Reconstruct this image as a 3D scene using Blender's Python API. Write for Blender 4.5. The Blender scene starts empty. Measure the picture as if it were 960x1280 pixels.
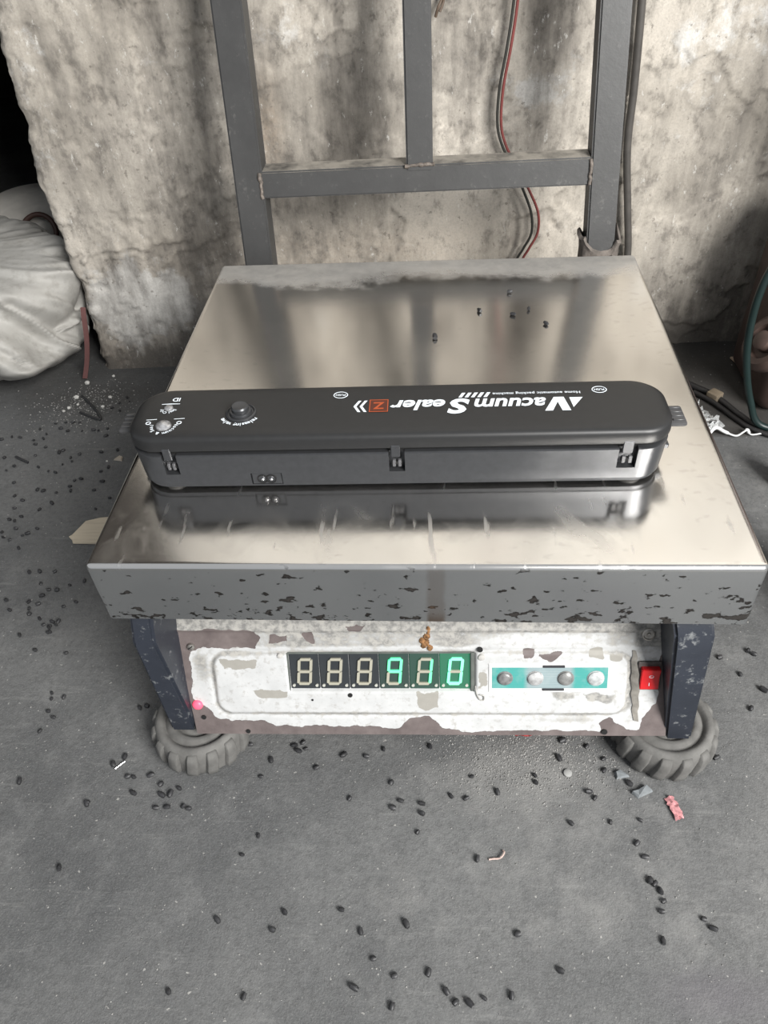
import bpy, bmesh, math, random
import numpy as np
from mathutils import Matrix, Vector

random.seed(7)
SC = bpy.context.scene
COL = SC.collection
PI = math.pi

# ------------------------------------------------------------------ camera
cam_d = bpy.data.cameras.new('camera')
cam = bpy.data.objects.new('camera', cam_d)
COL.objects.link(cam)
cam.location = (0.01350333, -0.32404921, 0.58309335)
cam.rotation_euler = (0.8221460, 0.05057744, 0.05018208)
cam_d.sensor_fit = 'VERTICAL'
cam_d.sensor_height = 36.0
cam_d.lens = 952.155 * 36.0 / 1280.0
cam_d.clip_start = 0.01
SC.camera = cam

# ------------------------------------------------------------------ world, daylight, exposure
world = bpy.data.worlds.new('world')
SC.world = world
world.use_nodes = True
bg = world.node_tree.nodes['Background']
bg.inputs[0].default_value = (0.91, 0.95, 1.0, 1)
bg.inputs[1].default_value = 0.33

def area(name, loc, target, sx, sy, watts, col):
    d = bpy.data.lights.new(name, 'AREA')
    d.shape = 'RECTANGLE'; d.size = sx; d.size_y = sy; d.energy = watts; d.color = col
    o = bpy.data.objects.new(name, d); COL.objects.link(o)
    o.location = loc
    o.rotation_euler = (Vector(target) - Vector(loc)).to_track_quat('-Z', 'Y').to_euler()
    return o
area('doorway_daylight', (1.30, -1.38, 1.52), (0.05, 0.35, 0.2), 1.05, 1.05, 84, (1.0, 0.985, 0.955))

SC.view_settings.view_transform = 'Standard'
SC.view_settings.look = 'None'
SC.view_settings.gamma = 1.0
SC.view_settings.use_curve_mapping = False
SC.view_settings.exposure = 0.55

# ------------------------------------------------------------------ numeric noise
_RS = np.random.RandomState(11)
_TAB = _RS.rand(256, 256)
def vnoise(x, y, seed=0):
    x = x + seed * 17.31; y = y + seed * 9.77
    xi = np.floor(x).astype(int); yi = np.floor(y).astype(int)
    fx = x - xi; fy = y - yi
    fx = fx * fx * (3 - 2 * fx); fy = fy * fy * (3 - 2 * fy)
    a = _TAB[xi % 256, yi % 256]; b = _TAB[(xi + 1) % 256, yi % 256]
    c = _TAB[xi % 256, (yi + 1) % 256]; d = _TAB[(xi + 1) % 256, (yi + 1) % 256]
    return (a * (1 - fx) + b * fx) * (1 - fy) + (c * (1 - fx) + d * fx) * fy
def fbm(x, y, seed=0, oct=5):
    s = 0; a = 0.5; t = 0
    for i in range(oct):
        s = s + a * vnoise(x, y, seed + i); t += a; a *= 0.55; x = x * 2.03; y = y * 2.03
    return s / t
def sstep(a, b, x):
    t = np.clip((x - a) / (b - a), 0, 1)
    return t * t * (3 - 2 * t)
def blob(x, y, cx, cy, rx, ry):
    return np.exp(-((x - cx) / rx) ** 2 - ((y - cy) / ry) ** 2)
def poly_sd(x, y, poly):
    """signed distance to a polygon, negative inside"""
    d = np.full(x.shape, 1e9); inside = np.zeros(x.shape, bool)
    n = len(poly)
    for i in range(n):
        ax, ay = poly[i]; bx, by = poly[(i + 1) % n]
        ex, ey = bx - ax, by - ay
        wx, wy = x - ax, y - ay
        t = np.clip((wx * ex + wy * ey) / (ex * ex + ey * ey + 1e-12), 0, 1)
        d = np.minimum(d, (wx - ex * t) ** 2 + (wy - ey * t) ** 2)
        c = ((ay <= y) & (by > y)) | ((by <= y) & (ay > y))
        xs = ax + (y - ay) / (ey if abs(ey) > 1e-12 else 1e-12) * ex
        inside ^= c & (x < xs)
    d = np.sqrt(d)
    return np.where(inside, -d, d)

# ------------------------------------------------------------------ node helpers
class Mat:
    def __init__(self, name):
        self.m = bpy.data.materials.new(name); self.m.use_nodes = True
        self.t = self.m.node_tree; self.n = self.t.nodes; self.l = self.t.links
        self.b = self.n['Principled BSDF']
        self._tc = None
    def sock(self, i, v):
        if isinstance(v, bpy.types.NodeSocket): self.l.new(v, i)
        elif isinstance(v, (tuple, list)) and len(v) == 3 and i.type == 'RGBA': i.default_value = (*v, 1)
        else: i.default_value = v
    def set(self, **k):
        for a, v in k.items():
            self.sock(self.b.inputs[a.replace('_', ' ')], v)
        return self
    def obj(self):
        if not self._tc: self._tc = self.n.new('ShaderNodeTexCoord')
        return self._tc.outputs['Object']
    def map(self, scale=(1, 1, 1), loc=(0, 0, 0), rot=(0, 0, 0)):
        k = self.n.new('ShaderNodeMapping'); self.l.new(self.obj(), k.inputs[0])
        k.inputs['Scale'].default_value = scale; k.inputs['Location'].default_value = loc; k.inputs['Rotation'].default_value = rot
        return k.outputs[0]
    def noise(self, scale, detail=4, rough=0.55, vec=None, dist=0.0):
        k = self.n.new('ShaderNodeTexNoise'); self.l.new(vec or self.obj(), k.inputs['Vector'])
        k.inputs['Scale'].default_value = scale; k.inputs['Detail'].default_value = detail
        k.inputs['Roughness'].default_value = rough; k.inputs['Distortion'].default_value = dist
        return k.outputs[0]
    def voro(self, scale, vec=None, feat='F1'):
        k = self.n.new('ShaderNodeTexVoronoi'); k.feature = feat; self.l.new(vec or self.obj(), k.inputs['Vector'])
        k.inputs['Scale'].default_value = scale
        return k.outputs['Distance']
    def wave(self, scale, vec=None, direction='X', dist=0):
        k = self.n.new('ShaderNodeTexWave'); k.bands_direction = direction; self.l.new(vec or self.obj(), k.inputs['Vector'])
        k.inputs['Scale'].default_value = scale; k.inputs['Distortion'].default_value = dist
        return k.outputs['Fac']
    def ramp(self, fac, *stops):
        k = self.n.new('ShaderNodeValToRGB'); self.l.new(fac, k.inputs[0]); e = k.color_ramp.elements
        while len(e) < len(stops): e.new(0.5)
        for q, (p, c) in zip(e, stops):
            q.position = p; q.color = (c, c, c, 1) if not isinstance(c, (tuple, list)) else (*c, 1)
        return k.outputs[0]
    def mix(self, fac, a, b):
        k = self.n.new('ShaderNodeMix'); k.data_type = 'RGBA'
        self.sock(k.inputs[0], fac); self.sock(k.inputs[6], a); self.sock(k.inputs[7], b)
        return k.outputs[2]
    def math(self, op, a, b=0.5, clamp=False):
        k = self.n.new('ShaderNodeMath'); k.operation = op; k.use_clamp = clamp
        self.sock(k.inputs[0], a); self.sock(k.inputs[1], b)
        return k.outputs[0]
    def attr(self, name):
        k = self.n.new('ShaderNodeAttribute'); k.attribute_name = name
        s = self.n.new('ShaderNodeSeparateColor'); self.l.new(k.outputs['Color'], s.inputs[0])
        return s.outputs
    def xyz(self):
        s = self.n.new('ShaderNodeSeparateXYZ'); self.l.new(self.obj(), s.inputs[0]); return s.outputs
    def bump(self, h, strength=0.3, dist=0.002):
        k = self.n.new('ShaderNodeBump'); self.l.new(h, k.inputs['Height'])
        k.inputs['Strength'].default_value = strength; k.inputs['Distance'].default_value = dist
        self.l.new(k.outputs[0], self.b.inputs['Normal'])
        return self
    def thr(self, x, lo, hi): return self.ramp(x, (lo, 0.0), (hi, 1.0))

def simple(name, col, rough=0.5, metal=0.0, var=0.12, nscale=60, bump=0.0, spec=None):
    m = Mat(name)
    f = m.noise(nscale, 4)
    m.set(Base_Color=m.mix(m.thr(f, 0.3, 0.7), tuple(c * (1 - var) for c in col), tuple(min(1, c * (1 + var)) for c in col)),
          Roughness=rough, Metallic=metal)
    if spec is not None: m.set(Specular_IOR_Level=spec)
    if bump: m.bump(m.noise(nscale * 4, 5), bump, 0.001)
    return m.m
def glow(name, col, strength, base=(0.8, 0.8, 0.8)):
    m = Mat(name); m.set(Base_Color=base, Roughness=0.4, Emission_Color=col, Emission_Strength=strength); return m.m

# ------------------------------------------------------------------ object helpers
WM = {}
def tag(o, label=None, cat=None, group=None, kind=None):
    if label: o['label'] = label
    if cat: o['category'] = cat
    if group: o['group'] = group
    if kind: o['kind'] = kind
    return o
def T(x=0, y=0, z=0): return Matrix.Translation((x, y, z))
def RZ(a): return Matrix.Rotation(a, 4, 'Z')
def RX(a): return Matrix.Rotation(a, 4, 'X')
def RY(a): return Matrix.Rotation(a, 4, 'Y')
def empty(name, M, label=None, cat=None, group=None):
    o = bpy.data.objects.new(name, None); COL.objects.link(o); o.empty_display_size = 0.02
    o.matrix_world = M; WM[o] = M.copy()
    return tag(o, label, cat, group)
def obj(name, me, mat, parent=None, M=None, smooth=None):
    """M = world matrix of the mesh (default: the parent's own)"""
    if isinstance(me, bmesh.types.BMesh):
        bm = me; me = bpy.data.meshes.new(name); bm.normal_update(); bm.to_mesh(me); bm.free()
    if mat is not None and not me.materials: me.materials.append(mat)
    if smooth is not None and len(me.polygons): shade(me, smooth)
    o = bpy.data.objects.new(name, me); COL.objects.link(o)
    PW = WM[parent] if parent else Matrix.Identity(4)
    if M is None: M = PW
    if parent:
        o.parent = parent
        o.matrix_basis = PW.inverted() @ M
    else: o.matrix_world = M
    WM[o] = M.copy()
    return o
def shade(me, ang=35):
    me.polygons.foreach_set('use_smooth', [True] * len(me.polygons))
    me.set_sharp_from_angle(angle=math.radians(ang))
def copy(o, M, parent=None):
    c = o.copy(); COL.objects.link(c); c.parent = parent
    PW = WM[parent] if parent else Matrix.Identity(4)
    if parent: c.matrix_parent_inverse = Matrix.Identity(4); c.matrix_basis = PW.inverted() @ M
    else: c.matrix_world = M
    WM[c] = M.copy()
    return c
def box(bm, x0, x1, y0, y1, z0, z1, bev=0.0, seg=2, M=None):
    r = bmesh.ops.create_cube(bm, size=1)
    vs = r['verts']
    for v in vs: v.co = Vector((x0 + (v.co.x + .5) * (x1 - x0), y0 + (v.co.y + .5) * (y1 - y0), z0 + (v.co.z + .5) * (z1 - z0)))
    if bev:
        es = list({e for v in vs for e in v.link_edges})
        r = bmesh.ops.bevel(bm, geom=es, offset=bev, segments=seg, affect='EDGES', profile=0.5)
        vs = list({v for v in r['verts']} | {v for f in r['faces'] for v in f.verts} | {v for v in vs if v.is_valid})
    if M is not None:
        for v in vs: v.co = M @ v.co
    return vs
def bx(*a, **k):
    bm = bmesh.new(); box(bm, *a, **k); return bm
def loft(bm, rings, cap0=True, cap1=True, closed=True):
    R = [[bm.verts.new(p) for p in r] for r in rings]
    n = len(R[0])
    for a, b in zip(R, R[1:]):
        for i in range(n if closed else n - 1):
            j = (i + 1) % n
            bm.faces.new((a[i], a[j], b[j], b[i]))
    if cap0: bm.faces.new(list(reversed(R[0])))
    if cap1: bm.faces.new(R[-1])
    return R
def rrect(hx, hy, r, z, n=6, cx=0, cy=0):
    r = max(r, 1e-5); P = []
    for k, (sx, sy) in enumerate(((1, 1), (-1, 1), (-1, -1), (1, -1))):
        for i in range(n + 1):
            a = PI / 2 * (k + i / n)
            P.append((cx + sx * (hx - r) + r * math.cos(a), cy + sy * (hy - r) + r * math.sin(a), z))
    return P
def lathe(prof, n=32, cap0=True, cap1=True):
    bm = bmesh.new()
    loft(bm, [[(r * math.cos(2 * PI * i / n), r * math.sin(2 * PI * i / n), z) for i in range(n)] for r, z in prof], cap0, cap1)
    return bm
def disc(r, z0, z1, n=20, bev=0.0):
    if bev: return lathe([(r, z0), (r, z1 - bev), (r - bev, z1)], n)
    return lathe([(r, z0), (r, z1)], n)
def catmull(pts, k=8):
    P = [Vector(p) for p in pts]; P = [P[0] * 2 - P[1]] + P + [P[-1] * 2 - P[-2]]
    out = []
    for i in range(1, len(P) - 2):
        for j in range(k):
            t = j / k; a, b, c, d = P[i - 1:i + 3]
            out.append(0.5 * ((2 * b) + (c - a) * t + (2 * a - 5 * b + 4 * c - d) * t * t + (3 * b - a - 3 * c + d) * t ** 3))
    out.append(P[-2]); return out
def tube(pts, r, n=8, k=8, smooth=True):
    P = catmull(pts, k) if smooth else [Vector(p) for p in pts]
    bm = bmesh.new(); rings = []
    up = Vector((0.3, 0.2, 0.93)); d0 = (P[1] - P[0]).normalized()
    x = d0.cross(up).normalized()
    for i, p in enumerate(P):
        d = (P[min(i + 1, len(P) - 1)] - P[max(i - 1, 0)]).normalized()
        x = (x - d * x.dot(d)).normalized(); y = d.cross(x)
        rr = r[i * (len(r) - 1) // (len(P) - 1)] if isinstance(r, (list, tuple)) else r
        rings.append([p + x * rr * math.cos(2 * PI * j / n) + y * rr * math.sin(2 * PI * j / n) for j in range(n)])
    loft(bm, rings); return bm
def ringtorus(R, r, n=28, m=8, z=0):
    bm = bmesh.new()
    V = [[bm.verts.new(((R + r * math.cos(2 * PI * j / m)) * math.cos(2 * PI * i / n), (R + r * math.cos(2 * PI * j / m)) * math.sin(2 * PI * i / n), z + r * math.sin(2 * PI * j / m))) for j in range(m)] for i in range(n)]
    for i in range(n):
        for j in range(m):
            bm.faces.new((V[i][j], V[(i + 1) % n][j], V[(i + 1) % n][(j + 1) % m], V[i][(j + 1) % m]))
    return bm
def join(*bms):
    out = bmesh.new()
    for b in bms:
        me = bpy.data.meshes.new('tmp'); b.to_mesh(me); b.free(); out.from_mesh(me); bpy.data.meshes.remove(me)
    return out
def xf(bm, M):
    bmesh.ops.transform(bm, matrix=M, verts=bm.verts); return bm
def gridmesh(name, X, Y, Z, mask=None, flip=False):
    ny, nx = X.shape
    co = np.stack([X, Y, Z], -1).reshape(-1, 3)
    i = np.arange(ny * nx).reshape(ny, nx)
    f = np.stack([i[:-1, :-1], i[:-1, 1:], i[1:, 1:], i[1:, :-1]], -1).reshape(-1, 4)
    if flip: f = f[:, ::-1]
    me = bpy.data.meshes.new(name)
    me.from_pydata(co.tolist(), [], f.tolist())
    me.polygons.foreach_set('use_smooth', [True] * len(me.polygons))
    if mask is not None:
        a = me.attributes.new('mask', 'FLOAT_COLOR', 'POINT')
        c = np.ones((ny * nx, 4), np.float32)
        for k, q in enumerate(mask): c[:, k] = np.broadcast_to(q, (ny, nx)).reshape(-1)
        a.data.foreach_set('color', c.ravel())
    me.update(); return me
def text_bm(body, extrude=0.0, offset=0.0, shear=0.0, spacing=1.0):
    cu = bpy.data.curves.new('t', 'FONT'); cu.body = body; cu.size = 1; cu.offset = offset; cu.shear = shear
    cu.extrude = extrude; cu.space_character = spacing; cu.resolution_u = 3
    o = bpy.data.objects.new('t', cu); COL.objects.link(o)
    bpy.context.view_layer.update()
    me = bpy.data.meshes.new_from_object(o.evaluated_get(bpy.context.evaluated_depsgraph_get()))
    bm = bmesh.new(); bm.from_mesh(me)
    bpy.data.objects.remove(o); bpy.data.curves.remove(cu); bpy.data.meshes.remove(me)
    return bm
def fit(bm, x0, x1, y0, y1, z=0.0):
    xs = [v.co.x for v in bm.verts]; ys = [v.co.y for v in bm.verts]
    ax, bx_, ay, by = min(xs), max(xs), min(ys), max(ys)
    for v in bm.verts:
        v.co.x = x0 + (v.co.x - ax) / max(1e-9, bx_ - ax) * (x1 - x0)
        v.co.y = y0 + (v.co.y - ay) / max(1e-9, by - ay) * (y1 - y0)
        v.co.z = z
    return bm
def arc_text(s, cx, cy, r, a0, a1, size, z, offset=0.0, inward=False):
    """characters spread along an arc from angle a0 to a1 (degrees); inward = text below the centre"""
    parts = []
    n = len(s)
    for i, ch in enumerate(s):
        if ch == ' ': continue
        b = text_bm(ch, offset=offset)
        xs = [v.co.x for v in b.verts]; mx = (min(xs) + max(xs)) / 2
        a = math.radians(a0 + (a1 - a0) * (i + .5) / n)
        rot = a - PI / 2 if not inward else a + PI / 2
        M = T(cx + r * math.cos(a), cy + r * math.sin(a), z) @ RZ(rot) @ Matrix.Scale(size, 4) @ T(-mx, 0 if not inward else -0.35, 0)
        parts.append(xf(b, M))
    return join(*parts)
def boolcut(me_or_bm, cutters):
    bm = me_or_bm; me = bpy.data.meshes.new('a'); bm.to_mesh(me); bm.free()
    o = bpy.data.objects.new('a', me); COL.objects.link(o)
    cme = bpy.data.meshes.new('c'); cutters.to_mesh(cme); cutters.free()
    c = bpy.data.objects.new('c', cme); COL.objects.link(c)
    m = o.modifiers.new('b', 'BOOLEAN'); m.operation = 'DIFFERENCE'; m.object = c; m.solver = 'EXACT'
    bpy.context.view_layer.update()
    out = bpy.data.meshes.new_from_object(o.evaluated_get(bpy.context.evaluated_depsgraph_get()))
    bpy.data.objects.remove(o); bpy.data.objects.remove(c)
    return out

# ================================================================== MATERIALS
def mat_wall():
    m = Mat('soiled_plaster'); r, g, b = m.attr('mask')[:3]
    big = m.noise(7, 8, 0.62); med = m.noise(28, 7, 0.65); fine = m.noise(140, 6, 0.7); grain = m.noise(420, 3, 0.7)
    streak = m.noise(1, 7, 0.65, m.map((34, 34, 6)))
    base = m.mix(m.thr(big, 0.36, 0.64), (0.40, 0.365, 0.315), (0.63, 0.58, 0.51))
    base = m.mix(m.math('MULTIPLY', m.thr(med, 0.46, 0.66), 0.38), base, (0.265, 0.242, 0.212))
    base = m.mix(m.math('MULTIPLY', b, 0.9, True), base, m.mix(m.thr(fine, 0.35, 0.65), (0.46, 0.35, 0.25), (0.58, 0.50, 0.41)))
    spk = m.noise(55, 8, 0.72, m.map((1, 1, .7), loc=(7, 3, 1)))
    base = m.mix(m.math('MULTIPLY', m.thr(spk, 0.54, 0.64), 0.5), base, (0.19, 0.172, 0.15))
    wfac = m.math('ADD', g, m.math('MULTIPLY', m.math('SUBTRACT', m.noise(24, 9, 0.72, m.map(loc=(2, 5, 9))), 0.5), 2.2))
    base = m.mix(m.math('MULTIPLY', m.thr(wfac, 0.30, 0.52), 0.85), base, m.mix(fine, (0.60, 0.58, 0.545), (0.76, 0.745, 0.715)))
    sfac = m.math('ADD', r, m.math('MULTIPLY', m.math('SUBTRACT', streak, 0.5), 1.5))
    sfac = m.math('ADD', sfac, m.math('MULTIPLY', m.math('SUBTRACT', spk, 0.5), 0.8))
    base = m.mix(m.math('MULTIPLY', m.thr(sfac, 0.25, 1.0), 0.88), base, (0.085, 0.077, 0.069))
    fleck = m.thr(m.noise(70, 8, 0.75, m.map((1.6, 1, 0.8), rot=(0, 0.6, 0))), 0.615, 0.66)
    base = m.mix(m.math('MULTIPLY', fleck, 0.55), base, (0.70, 0.685, 0.65))
    pit = m.thr(m.noise(120, 4, 0.6, m.map(loc=(3, 1, 2))), 0.64, 0.69)
    base = m.mix(m.math('MULTIPLY', pit, 0.55), base, (0.12, 0.105, 0.09))
    base = m.mix(m.math('MULTIPLY', m.thr(grain, 0.45, 0.70), 0.30), base, (0.22, 0.20, 0.175))
    m.set(Base_Color=base, Roughness=0.92, Specular_IOR_Level=0.2)
    h = m.math('ADD', m.math('MULTIPLY', med, 0.9), m.math('ADD', m.math('MULTIPLY', fine, 0.5), m.math('MULTIPLY', grain, 0.2)))
    m.bump(h, 0.35, 0.003)
    return m.m
def mat_floor():
    m = Mat('oily_concrete'); r, g, b = m.attr('mask')[:3]
    big = m.noise(5, 7, 0.6); med = m.noise(30, 7, 0.65); fine = m.noise(190, 5, 0.75); grain = m.noise(650, 3, 0.75)
    base = m.mix(m.thr(big, 0.36, 0.64), (0.088, 0.090, 0.092), (0.150, 0.151, 0.150))
    base = m.mix(m.math('MULTIPLY', m.thr(med, 0.50, 0.68), 0.35), base, (0.225, 0.225, 0.222))
    base = m.mix(m.math('MULTIPLY', m.thr(fine, 0.45, 0.66), 0.5), base, (0.068, 0.068, 0.068))
    base = m.mix(m.math('MULTIPLY', m.thr(grain, 0.50, 0.68), 0.35), base, (0.21, 0.21, 0.205))
    scr = m.thr(m.noise(1, 5, 0.6, m.map((14, 150, 1), rot=(0, 0, 0.5))), 0.60, 0.68)
    base = m.mix(m.math('MULTIPLY', scr, 0.3), base, (0.22, 0.22, 0.215))
    gf = m.math('ADD', g, m.math('MULTIPLY', m.math('SUBTRACT', med, 0.5), 1.2))
    base = m.mix(m.math('MULTIPLY', m.thr(gf, 0.25, 0.95), 0.75), base, m.mix(fine, (0.19, 0.187, 0.18), (0.30, 0.295, 0.285)))
    df = m.math('ADD', r, m.math('MULTIPLY', m.math('SUBTRACT', med, 0.5), 0.7))
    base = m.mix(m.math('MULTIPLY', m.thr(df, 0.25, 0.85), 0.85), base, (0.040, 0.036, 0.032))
    base = m.mix(m.math('MULTIPLY', m.thr(b, 0.2, 0.9), 0.5), base, (0.11, 0.10, 0.115))
    sp = m.thr(m.noise(260, 2, 0.5), 0.70, 0.74)
    base = m.mix(m.math('MULTIPLY', sp, 0.7), base, (0.40, 0.39, 0.37))
    m.set(Base_Color=base, Roughness=m.ramp(med, (0.3, 0.62), (0.7, 0.85)), Specular_IOR_Level=0.3)
    h = m.math('ADD', m.math('MULTIPLY', fine, 0.8), m.math('ADD', m.math('MULTIPLY', grain, 0.5), med))
    m.bump(h, 0.5, 0.0022)
    return m.m
def mat_steel():
    """brushed stainless pan: dusty back band, smears in front, rust on the lower skirt"""
    m = Mat('worn_stainless'); x, y, z = m.xyz()
    n1 = m.noise(9, 6, 0.6); n2 = m.noise(60, 6, 0.65); n3 = m.noise(240, 4, 0.7)
    brush = m.noise(1, 4, 0.7, m.map((8, 900, 900)))
    top = m.thr(z, 0.2335, 0.2345)
    base = m.mix(n1, (0.81, 0.785, 0.745), (0.86, 0.835, 0.80))
    base = m.mix(m.math('SUBTRACT', 1.0, top), base, (0.72, 0.735, 0.745))  # warm top, cooler skirt: the wall's beige reflection painted into the colour
    rough = m.math('ADD', 0.12, m.math('MULTIPLY', m.thr(n1, 0.35, 0.7), 0.08))
    rough = m.math('ADD', rough, m.math('MULTIPLY', m.math('SUBTRACT', brush, 0.5), 0.02))
    # dusty band along the back edge
    yb = m.math('ADD', y, m.math('MULTIPLY', m.math('SUBTRACT', n1, 0.5), 0.10))
    yb = m.math('ADD', yb, m.math('MULTIPLY', m.math('SUBTRACT', n2, 0.5), 0.03))
    dust = m.math('MULTIPLY', m.thr(yb, 0.385, 0.415), top)
    base = m.mix(m.math('MULTIPLY', dust, 0.75), base, m.mix(m.thr(n2, .4, .62), (0.085, 0.080, 0.073), (0.20, 0.188, 0.17)))
    rough = m.mix(dust, rough, (0.5, 0.5, 0.5))
    # smears and scratches on the front half
    front = m.ramp(y, (0.02, 1.0), (0.12, 0.35), (0.2, 0.0))
    sm = m.thr(m.noise(26, 7, 0.6, m.map((1, 0.7, 1), rot=(0, 0, 0.6)), 1.2), 0.50, 0.72)
    sm = m.math('MULTIPLY', m.math('MULTIPLY', sm, front), top)
    rough = m.mix(m.math('MULTIPLY', sm, 0.8), rough, (0.36, 0.36, 0.36))
    sc = m.thr(m.noise(1, 2, 0.4, m.map((150, 26, 1), rot=(0, 0, -0.75))), 0.66, 0.74)
    sc = m.math('MULTIPLY', m.math('MULTIPLY', sc, front), top)
    base = m.mix(m.math('MULTIPLY', sc, 0.35), base, (0.8, 0.8, 0.8))
    rough = m.mix(m.math('MULTIPLY', sc, 0.8), rough, (0.55, 0.55, 0.55))
    # brown rust spots on the skirt, denser low and to the right
    low = m.ramp(z, (0.182, 0.12), (0.190, 0.085), (0.200, 0.04), (0.225, 0.0))
    rt = m.math('MULTIPLY', m.thr(x, 0.03, 0.20), 0.05)
    sp = m.math('ADD', m.noise(170, 3, 0.55, m.map((0.6, 1, 1))), m.math('ADD', low, m.math('ADD', rt, m.math('MULTIPLY', m.math('SUBTRACT', n1, 0.5), 0.35))))
    side = m.math('SUBTRACT', 1.0, top)
    rust = m.math('MULTIPLY', m.thr(sp, 0.655, 0.69), side)
    core = m.math('MULTIPLY', m.thr(sp, 0.71, 0.73), side)
    base = m.mix(m.math('MULTIPLY', rust, 0.92), base, m.mix(n3, (0.020, 0.015, 0.012), (0.06, 0.045, 0.035)))
    # the brown drip in the middle of the front skirt
    xd = m.math('ADD', x, m.math('MULTIPLY', m.math('SUBTRACT', n2, 0.5), 0.006))
    drip = m.math('MULTIPLY', m.ramp(m.math('ADD', m.math('MULTIPLY', xd, 4.0), 0.48), (0.5, 0.0), (0.51, 1.0), (0.545, 0.9), (0.555, 0.0)), side)
    drip = m.math('MULTIPLY', drip, m.ramp(z, (0.182, 1.0), (0.192, 0.45), (0.236, 0.3)))
    base = m.mix(m.math('MULTIPLY', drip, 0.85), base, m.mix(n2, (0.30, 0.15, 0.06), (0.26, 0.20, 0.15)))
    nonmetal = m.math('MAXIMUM', m.math('MULTIPLY', core, 0.25), m.math('MULTIPLY', dust, 0.7))
    m.set(Base_Color=base, Metallic=m.math('SUBTRACT', 1.0, nonmetal, True), Roughness=m.math('ADD', rough, m.math('MULTIPLY', side, 0.07)))
    m.bump(n1, 0.03, 0.006)
    return m.m
def mat_panel():
    m = Mat('peeling_white_paint'); r, g, b = m.attr('mask')[:3]
    n1 = m.noise(40, 6, 0.65); n2 = m.noise(170, 6, 0.7); n3 = m.noise(600, 3, 0.7)
    white = m.mix(m.thr(n1, 0.3, 0.7), (0.45, 0.455, 0.455), (0.56, 0.565, 0.565))
    white = m.mix(m.math('MULTIPLY', m.thr(n2, 0.54, 0.64), 0.45), white, (0.30, 0.285, 0.265))
    bf = m.math('ADD', b, m.math('MULTIPLY', m.math('SUBTRACT', n1, 0.5), 1.1))
    bf = m.math('ADD', bf, m.math('MULTIPLY', m.math('SUBTRACT', n2, 0.5), 0.9))
    grime_lines = m.thr(bf, 0.34, 0.62)
    white = m.mix(m.math('MULTIPLY', grime_lines, 0.8), white, m.mix(m.thr(n2, .4, .6), (0.12, 0.115, 0.105), (0.36, 0.345, 0.315)))
    gf = m.math('ADD', g, m.math('MULTIPLY', m.math('SUBTRACT', n2, 0.5), 0.5))
    white = m.mix(m.thr(gf, 0.47, 0.53), white, m.mix(n2, (0.27, 0.26, 0.235), (0.34, 0.325, 0.295)))
    rf = m.math('ADD', r, m.math('MULTIPLY', m.math('SUBTRACT', n2, 0.5), 0.35))
    brown = m.mix(m.thr(n1, 0.35, 0.65), (0.105, 0.085, 0.083), (0.17, 0.142, 0.137))
    pe = m.thr(rf, 0.48, 0.52)
    m.set(Base_Color=m.mix(pe, white, brown), Roughness=0.55, Specular_IOR_Level=0.35)
    m.bump(m.math('ADD', m.math('MULTIPLY', m.math('SUBTRACT', 1.0, pe), 1.0), m.math('MULTIPLY', n3, 0.15)), 0.6, 0.0006)
    return m.m
def mat_paintmetal(name, col, scr, rough=0.45, amt=0.6, dusty=False):
    m = Mat(name)
    n1 = m.noise(30, 6, 0.65); n2 = m.noise(160, 5, 0.7)
    c = m.mix(m.thr(n1, 0.3, 0.7), tuple(q * 0.85 for q in col), tuple(q * 1.15 for q in col))
    w = m.thr(m.math('ADD', n2, m.math('MULTIPLY', m.math('SUBTRACT', n1, 0.5), 0.5)), 0.60, 0.72)
    m.set(Base_Color=m.mix(m.math('MULTIPLY', w, amt), c, scr), Roughness=rough)
    if dusty:
        g = m.n.new('ShaderNodeNewGeometry'); sz = m.n.new('ShaderNodeSeparateXYZ'); m.l.new(g.outputs['Normal'], sz.inputs[0])
        up = m.math('MULTIPLY', m.thr(sz.outputs[2], 0.75, 0.95), m.thr(n1, 0.3, 0.55))
        m.sock(m.b.inputs['Base Color'], m.mix(m.math('MULTIPLY', up, 0.8), m.mix(m.math('MULTIPLY', w, amt), c, scr), (0.36, 0.33, 0.285)))
    m.bump(n2, 0.15, 0.001)
    return m.m
M_WALL = mat_wall(); M_FLOOR = mat_floor(); M_STEEL = mat_steel(); M_PANEL = mat_panel()
M_FRAME = mat_paintmetal('dusty_black_frame_paint', (0.043, 0.0425, 0.042), (0.10, 0.097, 0.092), 0.45, dusty=True)
M_LEG = mat_paintmetal('scuffed_black_enamel', (0.022, 0.026, 0.036), (0.30, 0.31, 0.31), 0.42, 0.55)
M_BASE = mat_paintmetal('dirty_base_metal', (0.16, 0.15, 0.14), (0.35, 0.33, 0.31), 0.6)
M_RUBBER = simple('dusty_grey_rubber', (0.125, 0.122, 0.116), 0.85, var=0.25, nscale=70, bump=0.3)
M_BLACK = simple('satin_black_plastic', (0.017, 0.0172, 0.0178), 0.42, var=0.08, nscale=200)
M_BODY = simple('satin_black_housing', (0.075, 0.077, 0.082), 0.30, 0.6, var=0.08, nscale=200)
M_DARK = simple('matte_black_recess', (0.006, 0.006, 0.006), 0.8)
M_PRINT = simple('white_print', (0.80, 0.86, 0.92), 0.5, var=0.03)
M_ORANGE = simple('orange_print', (0.42, 0.075, 0.02), 0.5, var=0.1)
M_CHROME = simple('bright_metal', (0.75, 0.75, 0.76), 0.22, 1.0, var=0.05)
M_SCREW = simple('dull_zinc', (0.42, 0.40, 0.37), 0.4, 0.9, var=0.25, nscale=300)
M_PELLET = simple('black_plastic_pellet', (0.028, 0.028, 0.030), 0.5, var=0.3, nscale=150)
M_TAN = simple('raw_cardboard', (0.52, 0.45, 0.35), 0.8, var=0.15, nscale=80, bump=0.2)

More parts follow.
